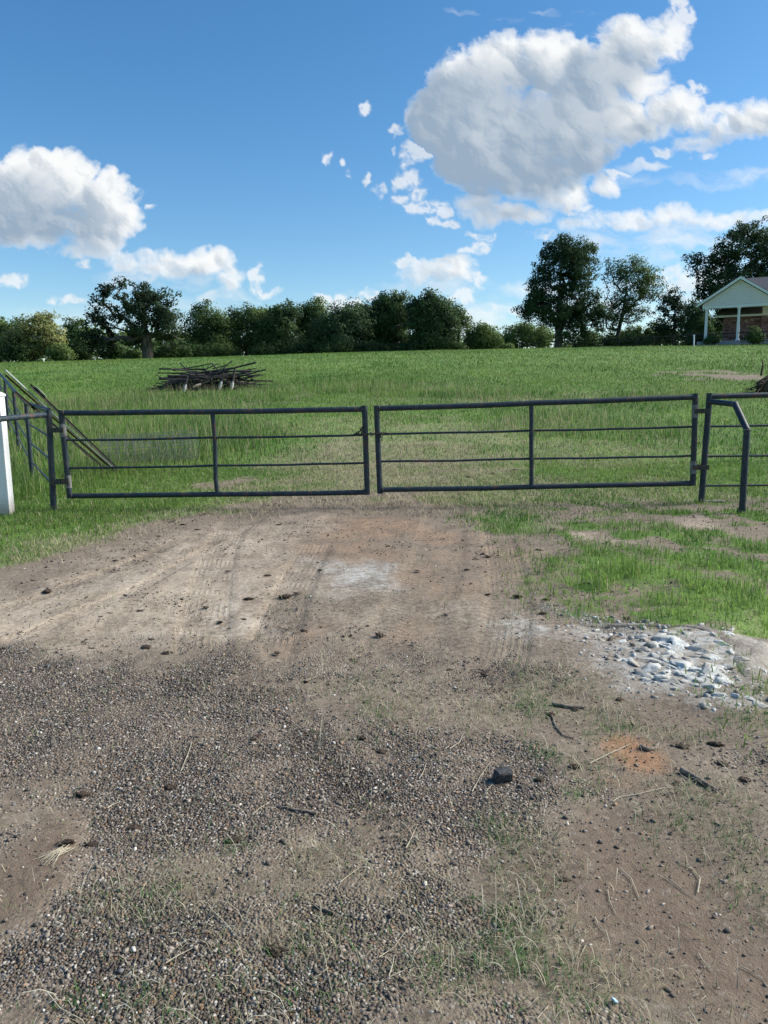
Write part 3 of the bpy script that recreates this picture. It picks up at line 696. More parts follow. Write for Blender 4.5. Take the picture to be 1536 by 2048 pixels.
# ------------------------------------------------------------------ heap of old pipe in the pasture
n = N('rough_concrete_plug'); q = n.noise(n.pos(), 9, 5, .6)
M['plug'] = n.fin(n.mix(q, (.30, .29, .27), (.52, .50, .47)), .9, n.bump(q, .03, .6))
n = N('pinkish_concrete_plug'); q = n.noise(n.pos(), 9, 5, .6)
M['plug2'] = n.fin(n.mix(q, (.36, .24, .17), (.55, .42, .32)), .9, n.bump(q, .03, .6))
PC = gp(428, 779); rr = random.Random(12)
PXM = (PC - EYE).length / FPX          # metres per pixel there
def onpile(px, py, dy=0.0): return at(px, py, PC.y + dy)
def pipe_thing(pts, r, label, group, plug=None, name='steel_pipe'):
    p0 = pts[0]
    if plug is None:
        tag(MB().tube(pts, r, 8).build(name, M['oldpipe'] , None, p0), label, 'pipe', group); return
    root = thing(name, label, 'pipe', p0, group)
    MB().tube(pts, r, 8).build('shaft', M['oldpipe'], root, p0)
    t_ = (pts[1] - pts[0]).normalized(); k = 6
    q0 = [p0 - t_ * .10 + t_ * (.34 * i / k) for i in range(k + 1)]
    MB().tube(q0, [.026 + .030 * math.sin(min(1, (i + .6) / k) * 2.6) * rr.uniform(.85, 1.15) for i in range(k + 1)], 9).build('concrete_footing', plug, root, p0)
NAMED = [((318, 737.5), (412, 738.5), .045, 0.2), ((412, 738), (436, 727), .03, .3), ((345, 741), (424, 727), .03, .1), ((360, 726), (382, 747), .035, -.3), ((424, 727), (440, 744), .04, .2), ((436, 743), (512, 725), .05, -.1), ((424, 738), (456, 729), .028, .4),
         ((450, 743), (501, 741.5), .06, -.2), ((476, 760), (546, 762), .045, .1), ((314, 746), (398, 745), .03, .2), ((312, 749), (328, 758), .03, -.1), ((336, 752.5), (402, 747), .05, .1), ((318, 759), (420, 742), .045, -.2), ((300, 779), (360, 763), .035, -.4), ((470, 742), (512, 737), .028, .2), ((480, 746), (517, 741), .03, .2), ((485, 756), (520, 748.5), .028, .1), ((490, 756), (517, 752.5), .028, 0), ((500, 772), (535, 773), .025, .1), ((488, 762), (516, 773), .03, -.2), ((380, 748), (470, 736), .06, 0), ((395, 756), (460, 742), .05, .1), ((330, 768), (392, 752), .05, -.3), ((320, 774), (372, 763), .04, -.3)]
for (a, b, r, dy) in NAMED:
    r *= .72
    pipe_thing([onpile(a[0], a[1], dy), onpile((a[0] + b[0]) / 2, (a[1] + b[1]) / 2 + .4, dy), onpile(b[0], b[1], dy + rr.uniform(-.4, .4))], r, 'dark old steel pipe tangled in the heap in the pasture', 'pipes heaped in the pasture')
for k in range(95):
    u_ = rr.uniform(-1, 1); hmax = 36 * (1 - abs(u_) ** 2.2); yy = 776 - rr.uniform(0, 1) ** 1.1 * hmax
    cx = 424 + u_ * 66; ln = rr.uniform(28, 76); an = rr.gauss(0, 8) if rr.random() < .72 else rr.uniform(-52, 52)
    if abs(an) > 20: ln *= .5
    dx, dy_ = ln * math.cos(R(an)), ln * math.sin(R(an)) * .8
    y0, y1 = min(779, yy + dy_), min(779, yy - dy_)
    d0, d1 = rr.uniform(-.9, 1.2), rr.uniform(-.9, 1.2)
    pipe_thing([onpile(cx - dx, y0, d0), onpile(cx, (y0 + y1) / 2 + .5, (d0 + d1) / 2), onpile(cx + dx, y1, d1)], rr.choice([.014, .017, .021, .026, .032]), 'dark old steel pipe tangled in the heap in the pasture', 'pipes heaped in the pasture')
for (a, b, r, pl, lb) in (((369, 781), (375, 752), .040, 'plug', 'dark post with white concrete end leaning at the left front of the pipe heap'), ((440, 775), (447, 748), .036, 'plug', 'dark post with a rounded grey concrete lump low in the pipe heap'),
                      ((464, 774), (470, 737), .045, 'plug', 'dark post with white concrete end leaning at the right front of the pipe heap'), ((391, 772.5), (420, 762), .04, 'plug2', 'post with pinkish concrete end low in the middle of the pipe heap')):
    dd = -1.0
    pipe_thing([onpile(a[0], a[1], dd), onpile((a[0] + b[0]) / 2, (a[1] + b[1]) / 2, dd + .05), onpile(b[0], b[1], dd + .1)], r, lb, None, M[pl], 'fence_post')

# ------------------------------------------------------------------ small far things
n = N('roots_and_earth'); q = n.noise(n.pos(), 7, 5, .65)
M['root'] = n.fin(n.mix(n.ramp(q, .3, .7), (.055, .038, .026), (.15, .105, .07)), .95, n.bump(q, .05, .8))
n = N('bark'); q = n.noise(n.scale(n.pos(), 5, 5, 1.2), 1, 5, .65)
M['bark'] = n.fin(n.mix(n.ramp(q, .3, .7), (.045, .038, .030), (.13, .11, .09)), .95, n.bump(q, .06, .8))
n = N('grey_wood_stick'); q = n.noise(n.pos(), 60, 5, .65)
M['stick'] = n.fin(n.mix(n.ramp(q, .3, .7), (.10, .08, .06), (.26, .22, .18)), .9, n.bump(q, .004, .8))
n = N('burnt_wood'); q = n.noise(n.pos(), 70, 5, .65)
M['char'] = n.fin(n.mix(n.ramp(q, .35, .7), (.016, .017, .019), (.075, .078, .082)), .75, n.bump(q, .006, .9))
BP = gp(1545, 785); root = thing('brush_pile', 'brown heap of dug up roots and brush at the right edge of the pasture', 'brush pile', BP)
rr = random.Random(3); mb = MB(); ms = (BP - EYE).length / FPX
for k in range(16):
    a = rr.uniform(0, 6.28); r_ = rr.uniform(0, 40) * ms; z = .5 * max(0, 1 - r_ / (48 * ms)); q = BP + Vector((math.cos(a) * r_, math.sin(a) * r_ * .8, z * 38 * ms * .8))
    import bmesh
    bm = bmesh.new(); bmesh.ops.create_icosphere(bm, subdivisions=2, radius=rr.uniform(7, 13) * ms)
    for v_ in bm.verts: v_.co *= rr.uniform(.75, 1.2)
    mb.add([q + v_.co for v_ in bm.verts], [tuple(v_.index for v_ in f.verts) for f in bm.faces], True); bm.free()
mb.build('earth', M['root'], root, BP)
for k in range(46):
    a = rr.uniform(0, 6.28); r0 = rr.uniform(6, 46) * ms; z0 = 38 * ms * max(.04, 1 - r0 / (50 * ms)); q = BP + Vector((math.cos(a) * r0, math.sin(a) * r0 * .7, z0 * rr.uniform(.4, 1)))
    d_ = Vector((math.cos(a) * .7 + rr.uniform(-.5, .5), math.sin(a) * .5 + rr.uniform(-.5, .5), rr.uniform(-.7, .3))).normalized() * rr.uniform(14, 34) * ms
    mb = MB(); mb.tube([q - d_ * .6, q + Vector((0, 0, rr.uniform(0, 5) * ms)), q + d_ * .6], [rr.uniform(.8, 2.2) * ms, 1.4 * ms, .5 * ms], 6); mb.build('branch', M['root'], root, BP)
mb = MB(); mb.tube([BP + Vector((-22 * ms, 0, 30 * ms)), BP + Vector((-20 * ms, 0, 48 * ms)), BP + Vector((-22 * ms, 0, 60 * ms))], [2.2 * ms, 1.4 * ms, .5 * ms], 6); mb.build('branch', M['root'], root, BP)

# ------------------------------------------------------------------ trees
M['leaf_oak'] = mat_leaf('oak_foliage', (.018, .036, .019), (.034, .058, .027), .10)
M['leaf_dark'] = mat_leaf('dark_foliage', (.026, .054, .022), (.052, .092, .033), .16)
M['leaf_mid'] = mat_leaf('mid_green_foliage', (.046, .084, .030), (.085, .132, .042), .20)
M['leaf_sunlit'] = mat_leaf('sunlit_olive_foliage', (.125, .155, .05), (.23, .24, .095), .22)  # olive leaves, with the sunlight on this tree painted in as a lighter yellow
M['leaf_light'] = mat_leaf('light_green_foliage', (.075, .125, .040), (.12, .175, .055), .25)
M['leaf_blue'] = mat_leaf('blue_green_foliage', (.032, .064, .033), (.060, .100, .045), .14)
M['leaf_oak2'] = mat_leaf('deep_green_foliage', (.019, .042, .020), (.038, .072, .029), .12)
M['leaf_pine'] = mat_leaf('pine_foliage', (.022, .048, .026), (.040, .075, .034), .08)
def tree(name, label, cat, D, base, ells, mat, seed, clumps=150, leaves=70, leaf=.21, cr=.85, shell=.55, gap=.0, trunk_r=.22, fork=.35, lean=0., shrub=False, group=None, droop=0., vary=.35):
    rr = np.random.default_rng(seed); pr = random.Random(seed)
    b = at(base[0], base[1], D); gz_ = float(ground_z(b.x, b.y)); b = Vector((b.x, b.y, gz_ - .05))
    mpp = D / FPX
    C = []
    E_ = []
    for cx, cy, rx, ry in ells:
        c = at(cx, cy, D); E_.append((c, rx * mpp, rx * mpp * .85, ry * mpp))
    vol = np.array([e[1] * e[2] * e[3] for e in E_]) ** .8; vol /= vol.sum()
    tries = 0
    while len(C) < clumps and tries < clumps * 30:
        tries += 1
        e = E_[rr.choice(len(E_), p=vol)]
        v = rr.normal(size=3); v /= np.linalg.norm(v); r_ = (shell + (1 - shell) * rr.random()) if rr.random() < .72 else rr.random() ** .5
        r_ *= 1 + rr.normal() * .07
        q = np.array([e[0].x + v[0] * e[1] * r_, e[0].y + v[1] * e[2] * r_, e[0].z + v[2] * e[3] * r_])
        if q[2] < gz_ + .3: q[2] = gz_ + .3 + rr.random() * .5
        if gap > 0:
            g_ = fbm(np.array([q[0] / 1.5 + q[2] * .2]), np.array([q[2] / 1.3 + q[1] * .3]), 2, seed)[0]
            if g_ < gap: continue
        C.append(q)
    C = np.array(C)
    root = thing(name, label, cat, b, group)
    # limbs: every clump hangs on the nearest limb already grown
    zt = E_[0][0].z; forkz = gz_ + (max(q[2] for q in C) - gz_) * fork
    top = Vector((E_[0][0].x, E_[0][0].y, gz_ + (max(q[2] for q in C) - gz_) * .82))
    nodes = []; par = []
    steps = 9
    for i in range(steps + 1):
        t = i / steps; q = b.lerp(top, t); q = q + Vector((lean * math.sin(t * 3) + rr.normal() * .06 * t, rr.normal() * .06 * t, 0)); nodes.append(np.array(q)); par.append(i - 1)
    order = np.argsort(np.linalg.norm(C - np.array([b.x, b.y, forkz]), axis=1))
    leafnode = []
    for k in order:
        q = C[k]; A = np.array(nodes); dd = np.linalg.norm(A - q, axis=1)
        pen = np.where(A[:, 2] < forkz - .01, 3.0, 0) + np.where(A[:, 2] > q[2], (A[:, 2] - q[2]) * .8, 0)
        j = int(np.argmin(dd + pen)); a = A[j]; L = dd[j]
        prev = j
        nseg = 1 if L < 1.0 else 2 if L < 2.2 else 3
        for s in range(1, nseg + 1):
            t = s / nseg; p_ = a + (q - a) * t + rr.normal(size=3) * .07 * L * (1 - t) + np.array([0, 0, .10 * L * math.sin(t * math.pi)])
            nodes.append(p_); par.append(prev); prev = len(nodes) - 1
        leafnode.append(prev)
    w_ = np.zeros(len(nodes))
    for k in leafnode: w_[k] += 1
    for k in range(len(nodes) - 1, 0, -1):
        if par[k] >= 0: w_[par[k]] += w_[k]
    rad = trunk_r * np.sqrt(np.maximum(w_, .6) / max(1, w_[0])); rad = np.clip(rad, .012 + .00012 * D, None)
    kids = {}
    for k in range(1, len(nodes)): kids.setdefault(par[k], []).append(k)
    mb = MB(); stack = [(0, None)]
    while stack:
        k, fr_ = stack.pop(); chain = ([fr_] if fr_ is not None else []) + [k]
        while kids.get(k):
            ch = sorted(kids[k], key=lambda c: -w_[c]); 
            for c in ch[1:]: stack.append((c, k))
            k = ch[0]; chain.append(k)
        if len(chain) > 1:
            rs = [rad[c] for c in chain]; 
            if fr_ is not None: rs[0] = min(rs[0], rs[1] * 1.25)
            else: rs[0] *= 1.35
            mb.tube([nodes[c] for c in chain], rs, 8 if rs[0] > .12 else 5, False)
    mb.build('trunk' if not shrub else 'stem', M['bark'], root, b)
    # leaves
    nl = max(8, int(leaves)); nC = len(C); sz = np.exp(rr.normal(0, vary, nC)); ctint = rr.random(nC)
    cnt = np.maximum(6, (nl * sz ** 1.6).astype(int)); tot = cnt.sum()
    ci = np.repeat(np.arange(nC), cnt)
    off = rr.normal(size=(tot, 3)); off /= np.maximum(1e-6, np.linalg.norm(off, axis=1))[:, None]; off *= (rr.random(tot) ** .45)[:, None]
    off *= (cr * sz[ci])[:, None] * np.array([1, 1, .72])
    off[:, 2] -= droop * rr.random(tot) * cr
    P = C[ci] + off
    P[:, 2] = np.maximum(P[:, 2], gz_ + .05)
    nrm = rr.normal(size=(tot, 3)) + np.array([0, 0, .6]) + off / cr * .8; nrm /= np.linalg.norm(nrm, axis=1)[:, None]
    t1 = np.cross(nrm, rr.normal(size=(tot, 3))); t1 /= np.maximum(1e-6, np.linalg.norm(t1, axis=1))[:, None]; t2 = np.cross(nrm, t1)
    s_ = (leaf * (.6 + .8 * rr.random(tot)))[:, None]
    q0 = P - t1 * s_ * .5; q1 = P + t2 * s_ * .30 - t1 * s_ * .06; q2 = P + t1 * s_ * .5; q3 = P - t2 * s_ * .30 - t1 * s_ * .06
    cen = C.mean(0); ext = np.maximum(C.std(0) * 1.8, .3)
    ow = off / cr * .55 + (P - cen) / ext * .7 + np.array([0, 0, .2]); ow /= np.maximum(1e-6, np.linalg.norm(ow, axis=1))[:, None]
    V = np.stack([q0, q1, q2, q3], 1).reshape(-1, 3) - np.array(b)
    tint = np.repeat(np.clip(.6 * ctint[ci] ** 2 + .5 * rr.random(tot) ** 3, 0, 1), 4)
    me = npmesh('crown', V, np.arange(tot * 4), np.full(tot, 4), False, None, {'tint': tint, 'outward': np.repeat(ow, 4, 0)})
    link('crown', me, mat, root)
    return root
G_L = 'trees along the far edge of the pasture'
def T(*a, **k): return tree(*a, **k)
T('oak_tree', 'big dark spreading oak with open clumpy crown standing at the left pasture edge', 'tree', 86, (296, 718), [(285, 612, 60, 34), (225, 585, 26, 24), (300, 585, 40, 24), (345, 612, 28, 30), (215, 628, 40, 30), (240, 668, 72, 40), (335, 665, 50, 42), (195, 680, 36, 34), (252, 570, 18, 14), (200, 608, 18, 12), (300, 640, 60, 34)], M['leaf_oak'], 1, clumps=210, leaves=62, leaf=.26, cr=.62, shell=.35, gap=.40, trunk_r=.62, fork=.30)
T('leafy_tree', 'yellow olive round tree leftmost of the far tree line in sunlight', 'tree', 92, (62, 720), [(80, 665, 46, 38), (88, 645, 26, 22), (60, 685, 44, 30), (35, 690, 34, 28), (105, 685, 28, 26)], M['leaf_sunlit'], 2, clumps=150, leaves=75, leaf=.24, cr=.8, trunk_r=.28, fork=.2)
T('leafy_tree', 'dark green tree cut by the left picture edge behind the yellow olive tree', 'tree', 104, (8, 716), [(4, 672, 40, 34), (36, 668, 22, 30), (-30, 680, 40, 40)], M['leaf_mid'], 3, clumps=110, leaves=75, leaf=.24, cr=.9, trunk_r=.25, fork=.2)
T('pine_tree', 'pale pine between the yellow olive tree and the big spreading oak', 'tree', 108, (148, 716), [(146, 655, 18, 26), (140, 680, 24, 24), (166, 668, 18, 30)], M['leaf_mid'], 4, clumps=80, leaves=60, leaf=.24, cr=.7, trunk_r=.2, fork=.2)
T('leafy_tree', 'grey green round tree just right of the big spreading oak', 'tree', 98, (418, 716), [(415, 650, 40, 44), (405, 625, 24, 22), (440, 660, 26, 36), (392, 675, 36, 36), (430, 690, 36, 26)], M['leaf_mid'], 5, clumps=170, leaves=80, leaf=.24, cr=.85, trunk_r=.25, fork=.2, gap=.2)
T('leafy_tree', 'tree with sunlit yellow top second right of the big spreading oak', 'tree', 99, (492, 716), [(495, 655, 36, 44), (475, 640, 20, 26), (520, 640, 28, 26), (500, 690, 44, 26)], M['leaf_mid'], 6, clumps=160, leaves=80, leaf=.24, cr=.85, trunk_r=.25, fork=.2, gap=.15)
T('leafy_tree', 'dark tree with a small tuft on top in the left half of the far row', 'tree', 95, (560, 716), [(562, 660, 38, 46), (575, 620, 22, 18), (545, 640, 26, 24), (560, 695, 44, 22), (572, 604, 9, 7)], M['leaf_dark'], 7, clumps=170, leaves=80, leaf=.24, cr=.8, trunk_r=.28, fork=.2, gap=.2)
T('leafy_tree', 'dark tree with thin airy top leaning right in the far row', 'tree', 97, (624, 714), [(625, 655, 32, 44), (630, 612, 18, 16), (610, 640, 20, 30), (628, 692, 40, 22)], M['leaf_mid'], 8, clumps=140, leaves=72, leaf=.24, cr=.8, trunk_r=.26, fork=.2, gap=.3)
T('leafy_tree', 'low broad blue green tree in the middle of the far row', 'tree', 92, (672, 712), [(675, 665, 40, 42), (650, 672, 28, 34), (705, 650, 32, 36), (685, 625, 24, 18), (680, 692, 50, 20)], M['leaf_blue'], 9, clumps=190, leaves=85, leaf=.24, cr=.8, trunk_r=.28, fork=.2, gap=.12)
T('leafy_tree', 'dark tree behind the low blue green tree in the far row', 'tree', 102, (728, 711), [(728, 655, 26, 44), (722, 625, 20, 16), (735, 690, 30, 22)], M['leaf_dark'], 10, clumps=120, leaves=80, leaf=.25, cr=.85, trunk_r=.26, fork=.2, gap=.15)
T('leafy_tree', 'tall dark rounded tree left of the darkest tree in the far row', 'tree', 94, (788, 709), [(782, 640, 42, 48), (775, 605, 30, 20), (800, 612, 26, 24), (760, 660, 30, 40), (790, 685, 48, 26)], M['leaf_dark'], 11, clumps=220, leaves=88, leaf=.24, cr=.8, trunk_r=.34, fork=.2, gap=.2)
T('leafy_tree', 'tallest and darkest round tree of the far row', 'tree', 90, (870, 708), [(862, 645, 46, 54), (866, 608, 30, 22), (835, 640, 28, 44), (890, 650, 26, 42), (860, 690, 52, 22)], M['leaf_dark'], 12, clumps=250, leaves=92, leaf=.24, cr=.78, trunk_r=.36, fork=.2, gap=.1)
T('leafy_tree', 'thin airy tree at the right end of the dark far row', 'tree', 96, (916, 706), [(918, 630, 18, 26), (925, 660, 20, 30), (905, 615, 14, 12), (920, 690, 26, 20)], M['leaf_mid'], 13, clumps=85, leaves=45, leaf=.22, cr=.62, trunk_r=.18, fork=.2, gap=.38)
T('leafy_tree', 'low light green bushy tree beside the thin airy tree', 'tree', 93, (965, 705), [(966, 675, 28, 26), (950, 685, 24, 20), (985, 685, 18, 20), (970, 660, 16, 12)], M['leaf_light'], 14, clumps=110, leaves=70, leaf=.22, cr=.65, trunk_r=.14, fork=.12, gap=.15)
T('leafy_tree', 'pale far tree seen under the left side of the big pasture oak', 'tree', 125, (1048, 702), [(1040, 672, 40, 24), (1070, 668, 26, 22), (1012, 680, 22, 16)], M['leaf_light'], 15, clumps=110, leaves=70, leaf=.28, cr=.95, trunk_r=.18, fork=.1, gap=.15)
T('oak_tree', 'big dark upright oak with bare trunk standing before the far fence', 'tree', 88, (1116, 698), [(1122, 540, 52, 58), (1090, 575, 44, 52), (1160, 560, 44, 60), (1128, 500, 56, 26), (1172, 500, 22, 20), (1070, 600, 36, 26), (1175, 610, 40, 36), (1120, 625, 64, 26), (1055, 620, 26, 12), (1150, 650, 54, 28), (1200, 640, 22, 34)], M['leaf_oak2'], 16, clumps=460, leaves=74, leaf=.22, cr=.62, shell=.35, gap=.22, trunk_r=.42, fork=.22, droop=.3)
T('open_tree', 'airy fan shaped tree with sky showing through right of the upright oak', 'tree', 94, (1226, 692), [(1255, 560, 44, 46), (1225, 540, 26, 26), (1290, 575, 36, 36), (1240, 610, 40, 36), (1300, 550, 24, 22), (1320, 580, 16, 16), (1222, 645, 30, 26), (1270, 620, 36, 26), (1275, 525, 22, 18)], M['leaf_mid'], 17, clumps=330, leaves=34, leaf=.20, cr=.62, shell=.3, gap=.22, trunk_r=.26, fork=.18, lean=.2)
T('pine_tree', 'ragged dark pine between the airy fan shaped tree and the house', 'tree', 92, (1348, 690), [(1350, 595, 16, 22), (1340, 615, 26, 18), (1365, 630, 24, 22), (1330, 645, 24, 20), (1350, 665, 36, 24)], M['leaf_pine'], 18, clumps=120, leaves=52, leaf=.22, cr=.55, trunk_r=.22, fork=.2, gap=.25)
T('leafy_tree', 'huge dark tree towering behind the house gable', 'tree', 88, (1480, 690), [(1480, 500, 56, 52), (1500, 460, 34, 26), (1430, 535, 44, 46), (1410, 580, 30, 40), (1530, 500, 50, 66), (1470, 580, 80, 50), (1560, 570, 60, 80), (1420, 640, 40, 40), (1590, 480, 50, 60), (1395, 520, 18, 18)], M['leaf_oak2'], 19, clumps=480, leaves=78, leaf=.23, cr=.72, shell=.4, gap=.24, trunk_r=.55, fork=.2)
T('leafy_tree', 'dark rounded bushy tree left of the white porch column', 'tree', 82, (1400, 690), [(1396, 640, 22, 40), (1385, 665, 26, 26), (1410, 665, 20, 28)], M['leaf_dark'], 20, clumps=120, leaves=60, leaf=.22, cr=.6, trunk_r=.15, fork=.1, gap=.25)
bushes = [(30, 705, 30, 16, 90, 'leaf_dark', 'dark bush under the yellow olive tree'), (120, 704, 24, 15, 89, 'leaf_light', 'light green bush right of the yellow olive tree'), (165, 700, 26, 22, 92, 'leaf_dark', 'dark bush left of the white box by the oak'), (225, 702, 30, 18, 90, 'leaf_dark', 'dark bush behind the white box by the oak'), (265, 712, 14, 9, 87.5, 'leaf_light', 'bright green bush between white box and oak trunk'), (345, 703, 36, 18, 92, 'leaf_dark', 'dark bush right of the oak trunk'), (400, 704, 34, 15, 94, 'leaf_dark', 'dark bush under the grey green round tree'), (455, 704, 30, 15, 95, 'leaf_mid', 'green bush between the grey green and the yellow topped trees'),
          (525, 703, 30, 16, 93, 'leaf_dark', 'dark bush under the yellow topped tree'), (600, 702, 36, 14, 92, 'leaf_dark', 'dark bush between the tufted and the right leaning trees'), (660, 701, 36, 14, 90, 'leaf_dark', 'dark bush in front of the low blue green tree'), (740, 699, 40, 14, 91, 'leaf_dark', 'dark bush left of the tall rounded tree trunk'), (826, 697, 34, 14, 89, 'leaf_dark', 'dark bush between the two tallest trees of the far row'), (900, 696, 30, 12, 90, 'leaf_mid', 'green bush under the thin airy tree'), (1000, 697, 26, 9, 100, 'leaf_mid', 'low green bush right of the light green bushy tree'),
          (1165, 680, 40, 20, 100, 'leaf_dark', 'dark bush behind the far fence beside the upright oak'), (1235, 678, 30, 16, 101, 'leaf_mid', 'green bush at the foot of the airy fan shaped tree'), (1275, 672, 30, 18, 98, 'leaf_light', 'light green bush right of the airy fan shaped tree'), (1310, 668, 36, 22, 96, 'leaf_dark', 'dark bush below the ragged pine'), (1265, 682, 60, 9, 92, 'leaf_dark', 'long low dark bush behind the far fence'), (1392, 680, 20, 14, 74, 'leaf_dark', 'dark shrub by the white marker post'),
          (1425, 684, 13, 9, 65.3, 'leaf_dark', 'small dark shrub between the left and middle porch columns'), (1507, 672, 16, 18, 63.5, 'leaf_mid', 'green shrub at the right picture edge before the porch')]
for k, (cx, cy, rx, ry, D, mt, lb) in enumerate(bushes):
    ml = .22 if D > 80 else .13
    tree('bush', lb, 'bush', D, (cx, cy + ry), [(cx, cy, rx, ry), (cx - rx * .4, cy + ry * .3, rx * .6, ry * .7), (cx + rx * .45, cy + ry * .2, rx * .55, ry * .8)], M[mt], 50 + k, clumps=60, leaves=45, leaf=ml, cr=.55 if D > 80 else .28, trunk_r=.06, fork=.05, shrub=True)
# the wood that closes the view behind the single trees
rr = np.random.default_rng(77); P = []; TT = []; OW = []
for k in range(700):
    px = rr.uniform(-420, 1960); D = rr.uniform(118, 150)
    hh = 652 + 22 * math.sin(px / 130.) + 10 * math.sin(px / 47.)
    if 1000 < px < 1380: hh = 672
    if 935 < px < 1000: hh = 678
    q = at(px, rr.uniform(hh, 738), D); sz = rr.uniform(1.2, 2.2); c = 95
    off = rr.normal(size=(c, 3)); off /= np.linalg.norm(off, axis=1)[:, None]; off *= (rr.random(c) ** .4)[:, None] * sz * np.array([1, 1, .8])
    P.append(np.array(q) + off); OW.append(off / sz + np.array([0, 0, .4])); TT.append(np.full(c, rr.random() ** 2))
P = np.concatenate(P); TT = np.concatenate(TT); tot = len(P)
nrm = rr.normal(size=(tot, 3)) + np.array([0, 0, .5]); nrm /= np.linalg.norm(nrm, axis=1)[:, None]; t1 = np.cross(nrm, rr.normal(size=(tot, 3))); t1 /= np.linalg.norm(t1, axis=1)[:, None]; t2 = np.cross(nrm, t1); s_ = (.4 + .4 * rr.random(tot))[:, None]
V = np.stack([P - t1 * s_ * .5, P + t2 * s_ * .35, P + t1 * s_ * .5, P - t2 * s_ * .35], 1).reshape(-1, 3)
tag(link('woodland', npmesh('woodland', V, np.arange(tot * 4), np.full(tot, 4), False, None, {'tint': np.repeat(TT, 4), 'outward': np.repeat(np.concatenate(OW), 4, 0)}), M['leaf_mid']), 'dense wood in the distance behind the single trees of the far row', 'woodland', None, 'stuff')

# ------------------------------------------------------------------ far fence, marker, box
ff = [(1040, 687, 104), (1071, 685, 100), (1108, 683, 97.5), (1146, 681.5, 95), (1206, 679, 90), (1239, 677, 87), (1273, 675, 84), (1309, 673.5, 80), (1347, 671, 76), (1385, 669, 73), (1432, 667, 69.5), (1477, 665, 66), (1528, 663, 62.8), (1590, 660, 59.5), (1660, 657, 56.5)]
tops = [at(*q) for q in ff]
root = thing('pipe_fence', 'long dark pipe fence on the rise before the house and the upright oak', 'fence', tops[0] - Vector((0, 0, 1.3)))
for q in tops:
    MB().tube([Vector((q.x, q.y, float(ground_z(q.x, q.y)) - .2)), q], .05, 8).build('post', M['oldpipe'], root, root.location)
for dz, r in ((.03, .055), (.38, .034), (.72, .034), (1.02, .034)):
    MB().tube([q - Vector((0, 0, dz)) for q in tops], r, 6).build('rail', M['oldpipe'], root, root.location)
q = gp(1388, 690); q2 = at(1388, 671.5, q.y)
mp = thing('marker_post', 'short thin white marker post in grass before the far fence', 'post', q)
MB().tube([q - Vector((0, 0, .1)), q2], .05, 8).build('shaft', M['white'], mp, q); MB().box(q2 + Vector((0, 0, .03)), (.13, .13, .07), None, .01).build('cap', M['white'], mp, q)
q = at(236, 722, 84); q.z = float(ground_z(q.x, q.y)); ws = 84 / FPX
bx = thing('white_box', 'small white box standing in grass left of the big oak trunk', 'box', q)
MB().box(q + Vector((0, 0, 4.5 * ws)), (12 * ws, 9 * ws, 9 * ws), None, .02).build('body', M['white'], bx, q); MB().box(q + Vector((0, 0, 9.4 * ws)), (14 * ws, 11 * ws, .9 * ws), None, .01).build('lid', M['galv'], bx, q)

# ------------------------------------------------------------------ house with porch
n = N('lap_siding'); q = n.noise(n.pos(), 2.5, 4, .6)
M['siding'] = n.fin(n.mix(q, (.70, .655, .625), (.78, .735, .70)), .6)
n = N('white_trim'); q = n.noise(n.pos(), 3, 4, .6)
M['trim'] = n.fin(n.mix(q, (.66, .68, .66), (.78, .79, .77)), .5)
n = N('roof_shingles'); pz = n.node('ShaderNodeTexBrick', {'Vector': n.scale(n.obj(), 1, 1, 1), 'Color1': (.075, .075, .085, 1), 'Color2': (.145, .14, .145, 1), 'Mortar': (.04, .04, .045, 1), 'Scale': 1.6, 'Mortar Size': .012})
M['roof'] = n.fin(n.mix(n.noise(n.pos(), 5, 5, .7), pz, (.13, .13, .14)), .95)
n = N('mixed_brick'); tc = n.obj()
bk = n.node('ShaderNodeTexBrick', {'Vector': n.node('ShaderNodeMapping', {'Vector': tc, 'Rotation': (R(90), 0, 0)}), 'Color1': (.15, .045, .036, 1), 'Color2': (.24, .105, .085, 1), 'Mortar': (.22, .18, .165, 1), 'Scale': 1.0, 'Mortar Size': .012, 'Brick Width': .23, 'Row Height': .075})
bq = n.vor(n.node('ShaderNodeMapping', {'Vector': tc, 'Scale': (4.2, 4.2, 12.5)}), 1, 'Color'); br_ = n.node('ShaderNodeSeparateColor', {0: bq}, out=0)
M['brick'] = n.fin(n.mix(n.ramp(br_, .90, .93), n.mix(n.ramp(br_, .16, .12), bk, (.07, .045, .04)), (.38, .30, .27)), .9)
n = N('porch_concrete'); M['slab'] = n.fin(n.mix(n.noise(n.pos(), 3, 5, .6), (.26, .26, .25), (.38, .375, .36)), .9)
n = N('window_glass'); M['glass'] = n.fin((.02, .025, .03), .08, spec=.6)
HM = at(1474.7, 681, 66.0); ga = R(27); gd = Vector((math.cos(ga), -math.sin(ga), 0)); bd = Vector((math.sin(ga), math.cos(ga), 0))
house = thing('house', 'brick house with white columned gable porch on the rise at the right', 'house', HM, None, -ga)
